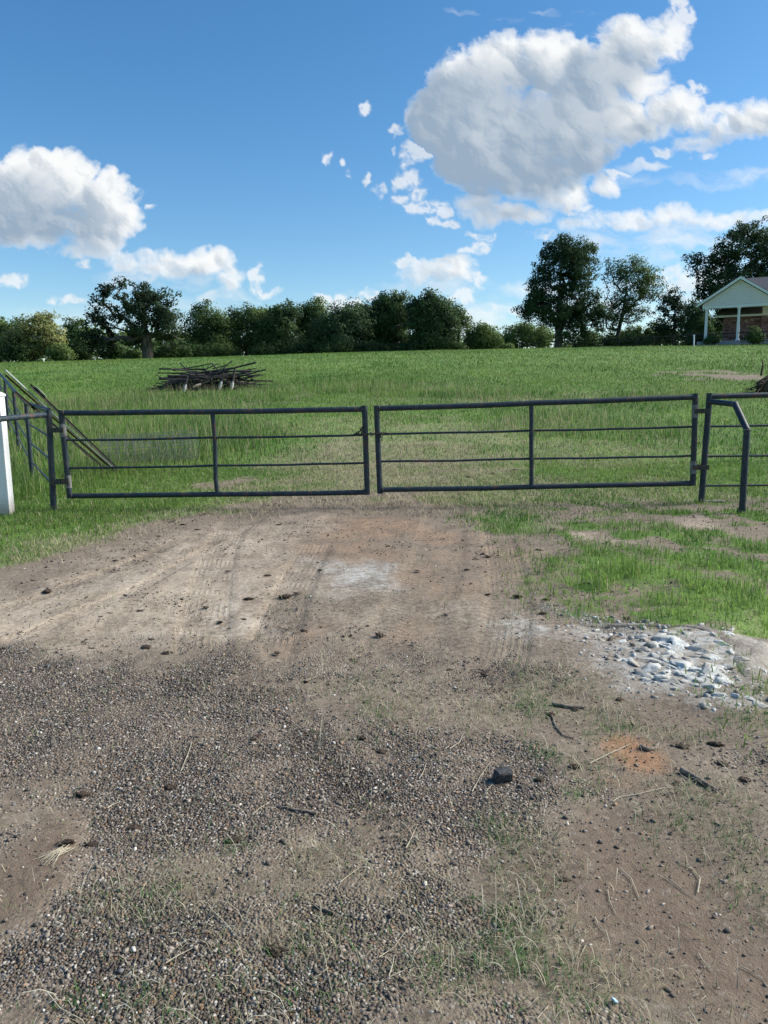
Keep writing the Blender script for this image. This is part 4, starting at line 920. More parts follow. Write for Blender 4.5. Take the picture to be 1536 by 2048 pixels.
# everything below is in the house's own axes: x along the gable, y to the back, z up from the porch floor
def hb(mb, nm, mat, par=None): return mb.build(nm, mat, par or house)
hb(MB().box((.15, 2.2, -.28), (6.6, 5.0, .56), None, .02).box((-.9, -.62, -.42), (2.2, .6, .28), None, .02), 'porch_slab', M['slab'])
for g_ in (-2.5, 0, 2.5):
    c = MB(); c.tube([(g_, 0, .10), (g_, 0, .9), (g_, 0, 2.62)], [.125, .122, .100], 16); c.box((g_, 0, .05), (.36, .36, .10), None, .01); c.tube([(g_, 0, .10), (g_, 0, .16)], [.155, .14], 16); c.box((g_, 0, 2.67), (.30, .30, .10), None, .01)
    hb(c, 'column', M['trim'])
hb(MB().box((0, 0, 2.84), (5.7, .26, .24), None, .005).box((-2.72, 1.75, 2.84), (.24, 3.2, .24), None, .005), 'beam', M['trim'])
hb(MB().box((0, 1.85, 3.0), (5.6, 3.4, .06)), 'porch_ceiling', M['siding'])
AP, EV, SL = 5.10, 3.25, None
SL = (AP - 3.0) / EV
mb = MB(); rows = 11
zb = 2.97
for i in range(rows):
    z0 = zb + (AP - .12 - zb) * i / rows; z1 = zb + (AP - .12 - zb) * (i + 1) / rows; w0 = max(.01, (AP - .12 - z0) / SL - .1); w1 = max(.005, (AP - .12 - z1) / SL - .1)
    w0 = min(w0, 2.9); w1 = min(w1, 2.9)
    mb.add([(-w0, -.165, z0), (w0, -.165, z0), (w1, -.10, z1), (-w1, -.10, z1), (-w0, -.09, z0), (w0, -.09, z0)], [(0, 1, 2, 3), (0, 4, 5, 1)])
hb(mb, 'gable_siding', M['siding'])
for s in (-1, 1):
    o_ = Vector((s * EV, 0, AP - EV * SL)); a_ = Vector((0, 0, AP)); dn = (o_ - a_).normalized(); up_ = Vector((s * math.sin(math.atan(SL)), 0, math.cos(math.atan(SL))))
    r_ = MB(); r_.prism([a_ + Vector((0, -.5, 0)), o_ + Vector((0, -.5, 0)), o_ + Vector((0, -.5, 0)) + up_ * .09, a_ + Vector((0, -.5, .09 / math.cos(math.atan(SL))))], (0, 4.5, 0)); r_.prism([a_ + Vector((0, 4.0, .01)), o_ + Vector((0, 4.0, .01)), a_ + Vector((0, 7.6, .01))], (0, 0, .09)); rf = hb(r_, 'roof', M['roof'])
    k_ = MB(); k_.prism([a_ + Vector((0, -.53, .07)), o_ + Vector((0, -.53, .06)), o_ + Vector((0, -.53, -.13)), a_ + Vector((0, -.53, -.15))], (0, .03, 0)); hb(k_, 'rake_board', M['trim'])
    hb(MB().box((s * (EV - .02), 1.75, o_.z - .03), (.05, 4.4, .17)), 'eave_board', M['trim'])
    hb(MB().prism([Vector((0, -.495, AP - .07)), Vector((s * (EV - .06), -.495, o_.z - .05)), Vector((s * (EV - .06), -.495, o_.z - .09)), Vector((0, -.495, AP - .11))], (0, .38, 0)), 'soffit', M['trim'])
hb(MB().box((4.3, 9.1, 1.12), (11.48, 10.2, 2.24)), 'brick_wall', M['brick'])
hb(MB().box((5.4, 3.65, 1.10), (7.5, .7, 2.2)), 'brick_wall', M['brick'])
hb(MB().box((3.4, 3.35, 2.62), (3.4, .12, .8)), 'upper_siding', M['siding'])
hb(MB().box((4.25, 3.52, 2.30), (12.5, .06, .17)).box((-2.03, 9, 2.30), (.06, 11, .17)), 'fascia', M['trim'])
r_ = MB(); r_.add([(-2.0, 3.5, 2.39), (10.5, 3.5, 2.39), (10.5, 14.5, 2.39), (-2.0, 14.5, 2.39), (-.29, 9, 6.1), (9.2, 9, 6.1)], [(0, 1, 5, 4), (1, 2, 5), (2, 3, 4, 5), (3, 0, 4), (3, 2, 1, 0)]); hb(r_, 'wing_roof', M['roof'])
wn = hb(MB().box((3.0, 3.285, 1.35), (1.1, .05, 1.3), None, .01), 'window', M['trim']); hb(MB().box((3.0, 3.255, 1.35), (.94, .02, 1.14)), 'pane', M['glass'], wn)
n = N('dark_glazed_pot'); M['pot'] = n.fin(n.mix(n.noise(n.pos(), 8), (.010, .011, .013), (.022, .022, .026)), .4)
def hp(x, y, z): return HM + gd * x + bd * y + Vector((0, 0, z))
pt = thing('planter', 'dark round pot on the porch floor behind the middle column', 'pot', hp(.12, .8, 0))
ob = MB(); prof = [(.30, 0), (.42, .12), (.48, .26), (.46, .36), (.40, .38), (.34, .34)]
vs = []; fs = []
for (r_, z_) in prof:
    for j in range(20): vs.append((r_ * math.cos(j * math.pi / 10), r_ * math.sin(j * math.pi / 10), z_))
for i in range(len(prof) - 1):
    for j in range(20): fs.append((i * 20 + j, i * 20 + (j + 1) % 20, (i + 1) * 20 + (j + 1) % 20, (i + 1) * 20 + j))
ob.add(vs, fs, True); ob.build('bowl', M['pot'], pt); sb = MB(); sb.tube([(0, 0, .24), (0, 0, .30)], [.40, .36], 20); sb.build('earth', M['root'], pt)

# ------------------------------------------------------------------ culvert headwall and broken limestone
n = N('old_concrete'); q = n.noise(n.pos(), 5, 6, .65); q2 = n.noise(n.pos(), 60, 4, .6)
M['conc'] = n.fin(n.mix(n.ramp(q, .35, .65), n.mix(q2, (.13, .11, .09), (.22, .195, .165)), n.mix(q2, (.27, .25, .215), (.40, .375, .33))), .95, n.bump(n.math('ADD', q, n.math('MULTIPLY', q2, .6)), .03, 1.))
inn = [(1215, 1258), (1331, 1254), (1390, 1258), (1422, 1270), (1448, 1296), (1464, 1319), (1484, 1342), (1520, 1372), (1580, 1420), (1660, 1500)]
out_ = [(1230, 1250), (1340, 1246), (1415, 1243), (1446, 1245), (1480, 1262), (1507, 1290), (1530, 1316), (1572, 1346), (1640, 1400), (1740, 1490)]
HWL = gp(1300, 1262)
def resamp(L, k=5):
    P = [gp(*p) for p in L]; o = []
    for i in range(len(P) - 1):
        for j in range(k):
            t = j / k; a = P[max(i - 1, 0)]; b = P[i]; c = P[i + 1]; d = P[min(i + 2, len(P) - 1)]
            o.append(.5 * ((2 * b) + (c - a) * t + (2 * a - 5 * b + 4 * c - d) * t * t + (3 * b - a - 3 * c + d) * t ** 3))
    return o + [P[-1]]
I_ = resamp(inn); O_ = resamp(out_)
rows_ = []
ztop = HWL.z + .025
rr = np.random.default_rng(4)
for i, (a, b) in enumerate(zip(I_, O_)):
    j = lambda s: float(rr.normal() * s)
    zt = float(ground_z(a.x, a.y, False)) + .022 - .5 * max(0., (i - 30) / 15.) ** 2; e = b - a; e.z = 0
    def pp(t, dz): return Vector((a.x + e.x * t, a.y + e.y * t, zt + dz))
    rows_.append([pp(-.12, -.06), pp(-.04, -.004 + j(.002)), pp(.12, .004 + j(.003)), pp(.45, -.012 + j(.004)), pp(.8, -.05 + j(.003)), pp(.95, -.075), pp(1.0, -.11), pp(1.02, -.6)])
mb = MB(); k = len(rows_[0]); vs = [v for r_ in rows_ for v in r_]; fs = [(i * k + j, i * k + j + 1, (i + 1) * k + j + 1, (i + 1) * k + j) for i in range(len(rows_) - 1) for j in range(k - 1)]
mb.add(vs, fs, True)
for r_ in (rows_[0], rows_[-1]):
    q_ = r_[0].copy(); q_.z = r_[-1].z; mb.add(list(r_) + [q_], [tuple(range(k + 1))])
tag(mb.build('culvert_headwall', M['conc'], None, HWL), 'rounded grey concrete edge of the culvert beside the white rubble', 'culvert')
def rock_arrays(seed, sub=2, rough=.28, flat=.6, cuts=7, deep=.55):
    import bmesh
    bm = bmesh.new(); bmesh.ops.create_icosphere(bm, subdivisions=sub, radius=1.0)
    r_ = np.random.default_rng(seed)
    V = np.array([v.co[:] for v in bm.verts]); F = np.array([[v.index for v in f.verts] for f in bm.faces]); bm.free()
    for k in range(cuts):                    # cut flat facets
        d = r_.normal(size=3); d /= np.linalg.norm(d); h = r_.uniform(deep, .9 if deep > .5 else .7); s = V @ d; V = np.where((s > h)[:, None], V - np.outer(s - h, d), V)
    V *= (1 + r_.normal(size=(len(V), 1)) * rough * .16); V *= np.array([1, r_.uniform(.65, 1), flat * r_.uniform(.8, 1.2)])
    return V, F
n = N('white_limestone'); q = n.noise(n.pos(), 22, 6, .65); q2 = n.noise(n.pos(), 6, 3, .5)
M['chunk'] = n.fin(n.mix(n.ramp(q2, .35, .7), n.mix(n.ramp(q, .35, .65), (.36, .375, .355), (.58, .60, .58)), (.30, .275, .235)), .9, n.bump(q, .012, .9))
rr = np.random.default_rng(21); protoc = [rock_arrays(300 + i, 3, .35, .55, 12, .45) for i in range(6)]
big = [(1340, 1282, 22), (1305, 1295, 20), (1365, 1296, 20), (1400, 1300, 24), (1350, 1318, 18), (1388, 1335, 14), (1418, 1345, 22), (1300, 1340, 22), (1330, 1358, 16), (1270, 1330, 15), (1285, 1352, 17), (1448, 1338, 15), (1450, 1368, 15), (1360, 1340, 12), (1380, 1360, 14), (1490, 1340, 10), (1312, 1316, 12), (1275, 1300, 10), (1410, 1372, 13), (1322, 1272, 11), (1240, 1322, 9), (1355, 1372, 10), (1470, 1395, 13), (1430, 1310, 13), (1260, 1355, 9), (1500, 1400, 12), (1520, 1412, 12), (1245, 1285, 9), (1220, 1272, 8), (1190, 1262, 9)]
for k in range(120): big.append((min(1490., rr.normal(1380, 60)), max(1270., rr.normal(1324, 30)), rr.uniform(6, 17)))
cme = []
for V, F in protoc:
    me = npmesh('limestone_chunk', V, F, np.full(len(F), 3), False); me.materials.append(M['chunk']); cme.append(me)
for k, (px, py, r_) in enumerate(big):
    q = gp(px, py); s_ = r_ * (q - EYE).length / FPX
    o = bpy.data.objects.new('limestone_chunk', cme[k % 6]); COL.objects.link(o); o.location = (q.x, q.y, float(ground_z(q.x, q.y)) + s_ * .16); o.scale = (s_ * 1.6, s_ * 1.4, s_ * rr.uniform(.6, 1.0)); o.rotation_euler = (rr.normal() * .10, rr.normal() * .10, rr.uniform(0, 6.28))
    tag(o, 'white broken limestone chunk in the rubble by the culvert edge', 'rock', 'white limestone chunks by the culvert')

# ------------------------------------------------------------------ stones, as many small faces as the eye can count
def scatter_pts(cnt, y0, y1, seed, power=1.0, amax=.60, apad=.25):
    r_ = np.random.default_rng(seed); y = y0 + (y1 - y0) * r_.random(cnt) ** power
    x = (r_.random(cnt) * 2 - 1) * (amax * y + apad)
    # even density over the wedge
    keep = r_.random(cnt) < (amax * y + apad) / (amax * y1 + apad)
    return x[keep], y[keep]
def stones(name, x, y, r, palette, probs, seed, sub, flat=.62, sink=.15, round_=True):
    r_ = np.random.default_rng(seed); protos = [rock_arrays(seed * 10 + i, sub, .5, flat, 7 if round_ else 10, .55 if round_ else .42) for i in range(10)]
    Vs = []; Fs = []; Cs = []; base = 0
    z = ground_z(x, y); pid = r_.integers(0, 10, len(x)); pal = np.array(palette)
    ci = r_.choice(len(palette), len(x), p=np.array(probs) / np.sum(probs)); col = pal[ci] * (.72 + .56 * r_.random((len(x), 1)))
    for i, (PV, PF) in enumerate(protos):
        k = np.where(pid == i)[0]
        if not len(k): continue
        a = r_.random(len(k)) * 6.283; c, s = np.cos(a)[:, None], np.sin(a)[:, None]; st = 1 + r_.random((len(k), 1)) * .5
        X = PV[None, :, 0] * st; Y = PV[None, :, 1]; Z = PV[None, :, 2]
        til = (r_.normal(size=(len(k), 1)) * .25); Z2 = Z + X * til
        VX = (X * c - Y * s) * r[k][:, None] + x[k][:, None]; VY = (X * s + Y * c) * r[k][:, None] + y[k][:, None]; VZ = Z2 * r[k][:, None] + (z[k] + r[k] * flat * (1 - sink * 2))[:, None] * 1.0
        n_ = PV.shape[0]
        Vs.append(np.stack([VX, VY, VZ], -1).reshape(-1, 3)); Fs.append((PF[None] + (np.arange(len(k)) * n_)[:, None, None]).reshape(-1, 3) + base); base += len(k) * n_
        Cs.append(np.repeat(col[k], n_, 0))
    V = np.concatenate(Vs); F = np.concatenate(Fs)
    me = npmesh(name, V, F, np.full(len(F), 3), round_, np.concatenate(Cs))
    return me
M['stone'] = mat_vcol('loose_stones', .82, 160, .55)
PAL = [(.115, .098, .082), (.165, .140, .115), (.24, .204, .165), (.36, .31, .25), (.62, .585, .52), (.32, .215, .14), (.20, .203, .207), (.085, .076, .069), (.32, .262, .215)]
PRB = [.21, .25, .19, .10, .028, .045, .03, .09, .07]
_r = np.random.default_rng(31)
x1, y1 = scatter_pts(185000, 1.45, 4.2, 32, .9)
m_ = masks(x1, y1); dens = np.clip(smooth(.22, .85, m_['gravel'] * (.62 + .75 * fbm(x1 / .45, y1 / .45, 4, 135)) * (1 - .25 * m_['straw']) + (fbm(x1 / .10, y1 / .10, 3, 131) - .5) * .55) * .72 + .09, 0, 1)
k = _r.random(len(x1)) < dens; x1, y1 = x1[k], y1[k]
r1 = np.clip(np.exp(_r.normal(-5.60, .45, len(x1))), .002, .013)
tag(link('gravel', stones('gravel', x1, y1, r1, PAL, PRB, 33, 1, .55, .34), M['stone']), kind='stuff')
x2, y2 = scatter_pts(75000, 4.2, 9.0, 34, 1.0)
m_ = masks(x2, y2); dens = np.clip(smooth(.2, .9, m_['gravel'] + (fbm(x2 / .16, y2 / .16, 3, 137) - .5) * .7) * .6 + .03, 0, 1) * (1 - .85 * m_['grass']); k = _r.random(len(x2)) < dens; x2, y2 = x2[k], y2[k]
r2 = np.clip(np.exp(_r.normal(-5.0, .33, len(x2))), .004, .017)
tag(link('gravel', stones('gravel', x2, y2, r2, PAL, PRB, 35, 1, .5, .34), M['stone']), kind='stuff')
# crushed white stone around the chunks
x3, y3 = scatter_pts(260000, 3.3, 7.0, 36); m_ = masks(x3, y3); k = _r.random(len(x3)) < np.clip((m_['lime'] - .12) * .8 * smooth(.3, .6, fbm(x3 / .3, y3 / .3, 3, 133)) * 1.3, 0, .7) * (x3 > .75); x3, y3 = x3[k], y3[k]
r3 = np.clip(np.exp(_r.normal(-5.0, .62, len(x3))), .003, .035) * (.55 + .45 * smooth(1.0, 1.5, x3))
tag(link('crushed_limestone', stones('crushed_limestone', x3, y3, r3, [(.44, .45, .43), (.33, .32, .295), (.56, .575, .555), (.22, .195, .165), (.16, .135, .11)], [.3, .27, .18, .15, .1], 37, 1, .55, .22, False), M['stone']), kind='stuff')

# dark mulch crumbs and chips over the bare dirt
x4, y4 = scatter_pts(170000, 2.2, 12.0, 38); m_ = masks(x4, y4)
pn = fbm(x4 / .5, y4 / .7, 4, 139); k = _r.random(len(x4)) < (.05 + .5 * smooth(.5, .72, pn)) * (1 - m_['grass'] * .8) * (.2 + .4 * smooth(3, 6, y4)); x4, y4 = x4[k], y4[k]
r4 = np.clip(np.exp(_r.normal(-5.1, .5, len(x4))), .003, .022) * np.clip(.35 + .65 * (y4 - 2) / 4, .35, 1)
tag(link('mulch_crumbs', stones('mulch_crumbs', x4, y4, r4, [(.06, .045, .035), (.10, .08, .062), (.045, .038, .033), (.30, .27, .22), (.18, .15, .12)], [.35, .25, .2, .08, .12], 39, 1, .42, .1, False), M['stone']), kind='stuff')

# ------------------------------------------------------------------ grass
def blades(name, x, y, hgt, wid, col, seed, lean=.5, seg=2, flat=None, head=None):
    """one mesh of bent blades; flat = share of blades that lie along the ground"""
    r_ = np.random.default_rng(seed); k = len(x); z = ground_z(x, y) - .004
    a = r_.random(k) * 6.283; ln = np.abs(r_.normal(0, lean, k)) if flat is None else flat
    hx, hy = np.cos(a), np.sin(a)
    fa = a + 1.571 + r_.normal(0, .5, k); wx_, wy_ = np.cos(fa) * wid / 2, np.sin(fa) * wid / 2
    rows = []
    for i in range(seg):
        t = i / seg; f = (1 - t * .55)
        ox = hgt * ln * t ** 1.7; oz = hgt * np.sqrt(np.clip(1 - (np.minimum(ln, .98) * t ** .8) ** 2, .02, 1)) * t
        cx, cy, cz = x + hx * ox, y + hy * ox, z + oz
        rows.append(np.stack([cx - wx_ * f, cy - wy_ * f, cz], 1)); rows.append(np.stack([cx + wx_ * f, cy + wy_ * f, cz], 1))
    ox = hgt * ln; oz = hgt * np.sqrt(np.clip(1 - np.minimum(ln, .98) ** 2, .02, 1)) * (1 - .25 * np.minimum(ln, 1))
    rows.append(np.stack([x + hx * ox, y + hy * ox, z + oz], 1))
    nv = 2 * seg + 1; V = np.stack(rows, 1).reshape(-1, 3); b = (np.arange(k) * nv)[:, None]
    L = []; sizes = []
    pat = []
    for i in range(seg - 1): pat += [2 * i, 2 * i + 1, 2 * i + 3, 2 * i + 2]; sizes.append(4)
    pat += [2 * seg - 2, 2 * seg - 1, 2 * seg]; sizes.append(3)
    loops = (b + np.array(pat)[None]).ravel()
    return npmesh(name, V, loops, np.tile(sizes, k), True, np.repeat(col, nv, 0))
def grass_col(x, y, dry, seed, lo=(.066, .165, .028), hi=(.142, .270, .052), yel=(.24, .30, .08), straw=(.37, .34, .20)):
    r_ = np.random.default_rng(seed); k = len(x); t = np.clip(fbm(x / 2.2, y / 2.6, 3, 201) * 1.6 - .3 + r_.normal(0, .22, k), 0, 1)[:, None]
    c = np.array(lo) * (1 - t) + np.array(hi) * t
    yl = (smooth(.52, .75, fbm(x / 5., y / 7., 3, 205)) * .55 * r_.random(k))[:, None]; c = c * (1 - yl) + np.array(yel) * yl
    d = (r_.random(k) < np.clip(dry, 0, 1) * .8 + .02)[:, None]
    return np.where(d, np.array(straw) * (.55 + .75 * r_.random((k, 1))), c * (.8 + .4 * r_.random((k, 1))))
M['blade'] = mat_blade('grass_blade'); M['straw'] = mat_blade('dry_straw', .1, .7)
# beside the drive and around the gates
x, y = scatter_pts(520000, 1.6, 14.5, 41, 1., .62, 1.6); m_ = masks(x, y); k = _r.random(len(x)) < m_['grass'] * (1 - .45 * m_['dry']) * (.45 + .55 * smooth(.3, .55, fbm(x / .25, y / .3, 3, 141))); x, y, dr, tl = x[k], y[k], m_['dry'][k], m_['tall'][k]
tf = zone('tuft', Z_TUFT, x, y); clump = fbm(x / .35, y / .35, 3, 143)
h = (.045 + .06 * _r.random(len(x)) ** 2 + .10 * np.clip(tf, 0, 1) * smooth(.38, .7, clump) * (.6 + .9 * _r.random(len(x)))) * (1 - .45 * dr); h = h + tl * (.10 + .30 * _r.random(len(x))) * (1 - dr)
c = grass_col(x, y, dr + .06 * smooth(.3, .9, tl), 42); c = c * (1 + .25 * np.clip(tf, 0, 1)[:, None])
tag(link('roadside_grass', blades('roadside_grass', x, y, h, .005 + .004 * _r.random(len(x)) + .002 * (y > 9), c, 43, .72), M['blade']), kind='stuff')
# pasture, nearer half
x, y = scatter_pts(400000, 14.5, 42, 44, 1., .62, .5); m_ = masks(x, y); k = _r.random(len(x)) < m_['grass'] * (1 - .5 * m_['dry']) * (1 - .8 * smooth(22, 42, y)); x, y, dr, tl = x[k], y[k], m_['dry'][k], m_['tall'][k]
cl_ = fbm(x / 1.1, y / 1.6, 3, 147)
h = (.05 + .06 * _r.random(len(x)) + .05 * smooth(.45, .7, cl_)) * (1 - .4 * dr) + tl * (.06 + .22 * _r.random(len(x)))
tag(link('pasture_grass', blades('pasture_grass', x, y, h, .011 + .007 * _r.random(len(x)), grass_col(x, y, dr + .05, 45), 46, .5), M['blade']), kind='stuff')
# pasture, far half
x, y = scatter_pts(420000, 22, 100, 47, 1., .62, .5); m_ = masks(x, y); k = _r.random(len(x)) < m_['grass'] * .95 * smooth(20, 40, y); x, y, dr = x[k], y[k], m_['dry'][k]
cl_ = fbm(x / 2.5, y / 4., 3, 149)
h = .06 + .06 * _r.random(len(x)) + .05 * smooth(.5, .75, cl_)
tag(link('pasture_grass', blades('pasture_grass', x, y, h, .022 + .02 * _r.random(len(x)), grass_col(x, y, dr + .03, 48), 49, .5), M['blade']), kind='stuff')
# seed stalks standing over the tall grass
x, y = scatter_pts(60000, 10, 30, 51, 1., .62, .5); m_ = masks(x, y); k = _r.random(len(x)) < np.clip(m_['tall'], 0, 1) * m_['grass'] * .6 * (1 - m_['dry']); x, y = x[k], y[k]
c = np.array([.34, .36, .18]) * (.6 + .6 * _r.random((len(x), 1)))
tag(link('seed_stalks', blades('seed_stalks', x, y, .32 + .34 * _r.random(len(x)), np.full(len(x), .007), c, 52, .45, 3), M['blade']), kind='stuff')
# dead cut grass lying on the gravel
x, y = scatter_pts(420000, 1.45, 6.0, 53, .95); m_ = masks(x, y); pt_ = fbm(x / .22, y / .22, 4, 151)
k = _r.random(len(x)) < np.clip(m_['straw'], 0, 1) * smooth(.36, .60, pt_) * .55 + .02; x, y = x[k], y[k]
c = np.where(_r.random((len(x), 1)) < .72, np.array([.38, .345, .245]) * (.5 + .8 * _r.random((len(x), 1))), np.array([.10, .16, .06]) * (.6 + .8 * _r.random((len(x), 1))))
tag(link('dry_grass', blades('dry_grass', x, y, .025 + .075 * _r.random(len(x)) ** 1.6, np.clip(.0011 + .0016 * _r.random(len(x)) + .0003 * (y - 1.5), 0, .004), c, 54, .5, 3, .62 + .36 * _r.random(len(x)) ** .6), M['straw']), kind='stuff')
# longer wiry dead stems tangled over it
x, y = scatter_pts(60000, 1.45, 5.2, 63, .95); m_ = masks(x, y); k = _r.random(len(x)) < np.clip(m_['straw'], 0, 1) * .11 * smooth(.36, .62, fbm(x / .3, y / .3, 3, 155)) + .006; x, y = x[k], y[k]
c = np.array([.44, .43, .33]) * (.55 + .65 * _r.random((len(x), 1)))
tag(link('dry_grass', blades('dry_grass', x, y, .06 + .12 * _r.random(len(x)) ** 1.5, .0018 + .0014 * _r.random(len(x)), c, 64, .5, 4, .80 + .18 * _r.random(len(x))), M['straw']), kind='stuff')
# thin green shoots between the stones
x, y = scatter_pts(300000, 1.45, 6.5, 55, .95); m_ = masks(x, y); pt_ = fbm(x / .19, y / .19, 4, 153)
sh_ = zone('shoot', Z_SHOOT, x, y, .7); k = _r.random(len(x)) < (np.clip(m_['straw'], 0, 1) * .30 + .012) * smooth(.48, .64, pt_) * (1 - m_['sand'] * .9) + sh_ * .8 * smooth(.36, .58, pt_); x, y = x[k], y[k]
c = np.array([.070, .175, .050]) * (.6 + .9 * _r.random((len(x), 1)))
tag(link('green_shoots', blades('green_shoots', x, y, .02 + .035 * _r.random(len(x)), .0018 + .0018 * _r.random(len(x)), c, 56, .8), M['blade']), kind='stuff')
# dry cut stems on the worn ground through the gateway
x, y = scatter_pts(200000, 6.2, 17, 57, 1.); m_ = masks(x, y); k = _r.random(len(x)) < np.clip(m_['dry'] * 1.1 + .10 * m_['grass'] + .03 * (y < 9), 0, 1) * .55; x, y = x[k], y[k]
c = np.array([.36, .33, .22]) * (.45 + .75 * _r.random((len(x), 1)))
tag(link('dry_grass', blades('dry_grass', x, y, .05 + .10 * _r.random(len(x)), .004 + .004 * _r.random(len(x)), c, 58, .5, 3, .6 + .38 * _r.random(len(x))), M['straw']), kind='stuff')

# ------------------------------------------------------------------ clods, sticks and other single bits on the drive
n = N('dark_earth_clod'); q = n.noise(n.pos(), 55, 5, .7)
M['clod'] = n.fin(n.mix(n.ramp(q, .3, .7), (.022, .016, .012), (.085, .062, .045)), .97, n.bump(q, .012, 1.))
clme = []
for i in range(6):
    V, F = rock_arrays(500 + i, 3, 1.3, .55); V = V * (1 + .35 * (fbm(V[:, 0] * 2.3 + 9, V[:, 1] * 2.3 + V[:, 2] * 1.7, 3, 60 + i) - .5))[:, None]
    me = npmesh('dirt_clod', V, F, np.full(len(F), 3), True); me.materials.append(M['clod']); clme.append(me)
CL = [(132, 1688, 16), (182, 1690, 12), (270, 1658, 13), (468, 1682, 15), (445, 1662, 9), (512, 1476, 13), (722, 1478, 10), (764, 1505, 11), (545, 1905, 18), (168, 1590, 14), (340, 1575, 12), (1068, 1558, 0), (1150, 1535, 13), (1365, 1495, 14), (1352, 1568, 9), (1026, 1705, 8), (293, 1295, 12), (335, 1307, 11), (170, 1287, 8), (498, 1199, 12), (535, 1152, 8), (572, 1194, 13), (594, 1187, 8), (488, 1240, 8), (440, 1245, 8), (412, 1215, 7), (608, 1263, 9), (554, 1307, 8), (760, 1270, 10), (728, 1165, 7), (640, 1141, 6), (975, 1113, 8), (965, 1109, 6), (935, 1140, 7), (836, 1142, 6), (1035, 1193, 10), (975, 1190, 7), (1092, 1200, 9), (1085, 1229, 10), (305, 1280, 7), (280, 1222, 7), (395, 1060, 6), (365, 1050, 6), (318, 1073, 5), (230, 1122, 6), (95, 1183, 10), (456, 1143, 6), (556, 1050, 6), (776, 1093, 5), (648, 1000, 6), (1256, 1240, 11), (1105, 1060, 7), (1078, 1100, 7), (940, 955, 8), (985, 948, 7), (1030, 940, 7), (1240, 1400, 10), (1100, 1430, 10), (1150, 1420, 9), (900, 1340, 7), (610, 1365, 8), (970, 1350, 9), (1430, 1490, 14), (1445, 1530, 11), (1490, 1560, 12), (1130, 1760, 10), (560, 1900, 10), (1080, 1560, 12)]
clod_lb = 'dark crumbly earth clod lying on the dirt drive'
for k, (px, py, r_) in enumerate(CL):
    if not r_: continue
    q = gp(px, py); s_ = r_ * (q - EYE).length / FPX * .80
    o = bpy.data.objects.new('dirt_clod', clme[k % 6]); COL.objects.link(o); o.location = (q.x, q.y, float(ground_z(q.x, q.y)) + s_ * .16); o.scale = (s_ * 1.15, s_ * .9, s_ * (.6 if r_ > 8 else .5)); o.rotation_euler = (_r.normal() * .12, _r.normal() * .12, _r.normal() * .5)
    tag(o, clod_lb, 'clod', 'dark clods scattered over the drive')
# burnt block
q = gp(1006, 1560); s_ = (q - EYE).length / FPX
mb = MB(); mb.box((0, 0, 0), (32 * s_, 24 * s_, 19 * s_), None, 3 * s_)
V = np.array([list(v) for v in mb.v]); V[:, 2] += (V[:, 0] * .08); V[:, 0] *= 1 - .10 * (V[:, 2] > 0); V += np.random.default_rng(2).normal(size=V.shape) * .0022; mb.v = [tuple(v) for v in V]
o = mb.build('burnt_block', M['char']); o.location = (q.x, q.y, q.z + 10 * s_); o.rotation_euler = (.05, .06, .2)
tag(o, 'square blackened block of wood lying on the gravel', 'wood block')
def stick(name, label, pts, w0, w1, mat, cat='stick', lift=.4, group=None):
    P = []
    for px, py in pts:
        q = gp(px, py); P.append(q)
    Q = []
    for i in range(len(P) - 1):
        for j in range(4):
            t = j / 4; q = P[i].lerp(P[i + 1], t); Q.append(Vector((q.x, q.y, float(ground_z(q.x, q.y)))))
    Q.append(P[-1]); s_ = (P[0] - EYE).length / FPX; k = len(Q); r_ = random.Random(int(pts[0][0]))
    rad_ = [(w0 + (w1 - w0) * i / (k - 1)) * .5 * s_ * r_.uniform(.9, 1.1) for i in range(k)]
    tag(MB().tube([q + Vector((0, 0, a * lift * 2 + .002)) for q, a in zip(Q, rad_)], rad_, 7).build(name, mat, None, Q[0]), label, cat, group)
stick('stick', 'thick grey stick lying right of the orange dirt patch', [(1362, 1545), (1385, 1556), (1410, 1572), (1436, 1586)], 11, 7, M['stick'])
stick('stick', 'short curved dark stick above the orange dirt patch', [(1280, 1496), (1296, 1503), (1310, 1499), (1316, 1489)], 8, 6, M['stick'])
stick('stick', 'dark stick lying flat above the green shoots right of centre', [(1105, 1411), (1135, 1416), (1170, 1417)], 9, 5, M['stick'])
stick('stick', 'forked looking brown root running down beside the flat dark stick', [(1104, 1432), (1112, 1456), (1126, 1472), (1148, 1478)], 3.2, 2, M['stick'])
stick('stick', 'long thin brown stick lying on gravel left of centre', [(556, 1614), (590, 1622), (634, 1630)], 3, 7, M['stick'])
stick('stick', 'short brown stick in the dead grass low in the centre', [(630, 1813), (650, 1822), (668, 1830)], 6, 5, M['stick'])
stick('stick', 'small dark stick on the gravel above the centre of the drive', [(610, 1365), (622, 1360), (634, 1356)], 5, 4, M['stick'])
n = N('pale_straw_stalk'); M['stalk'] = n.fin(n.mix(n.noise(n.pos(), 80, 3), (.28, .25, .18), (.46, .42, .32)), .8)
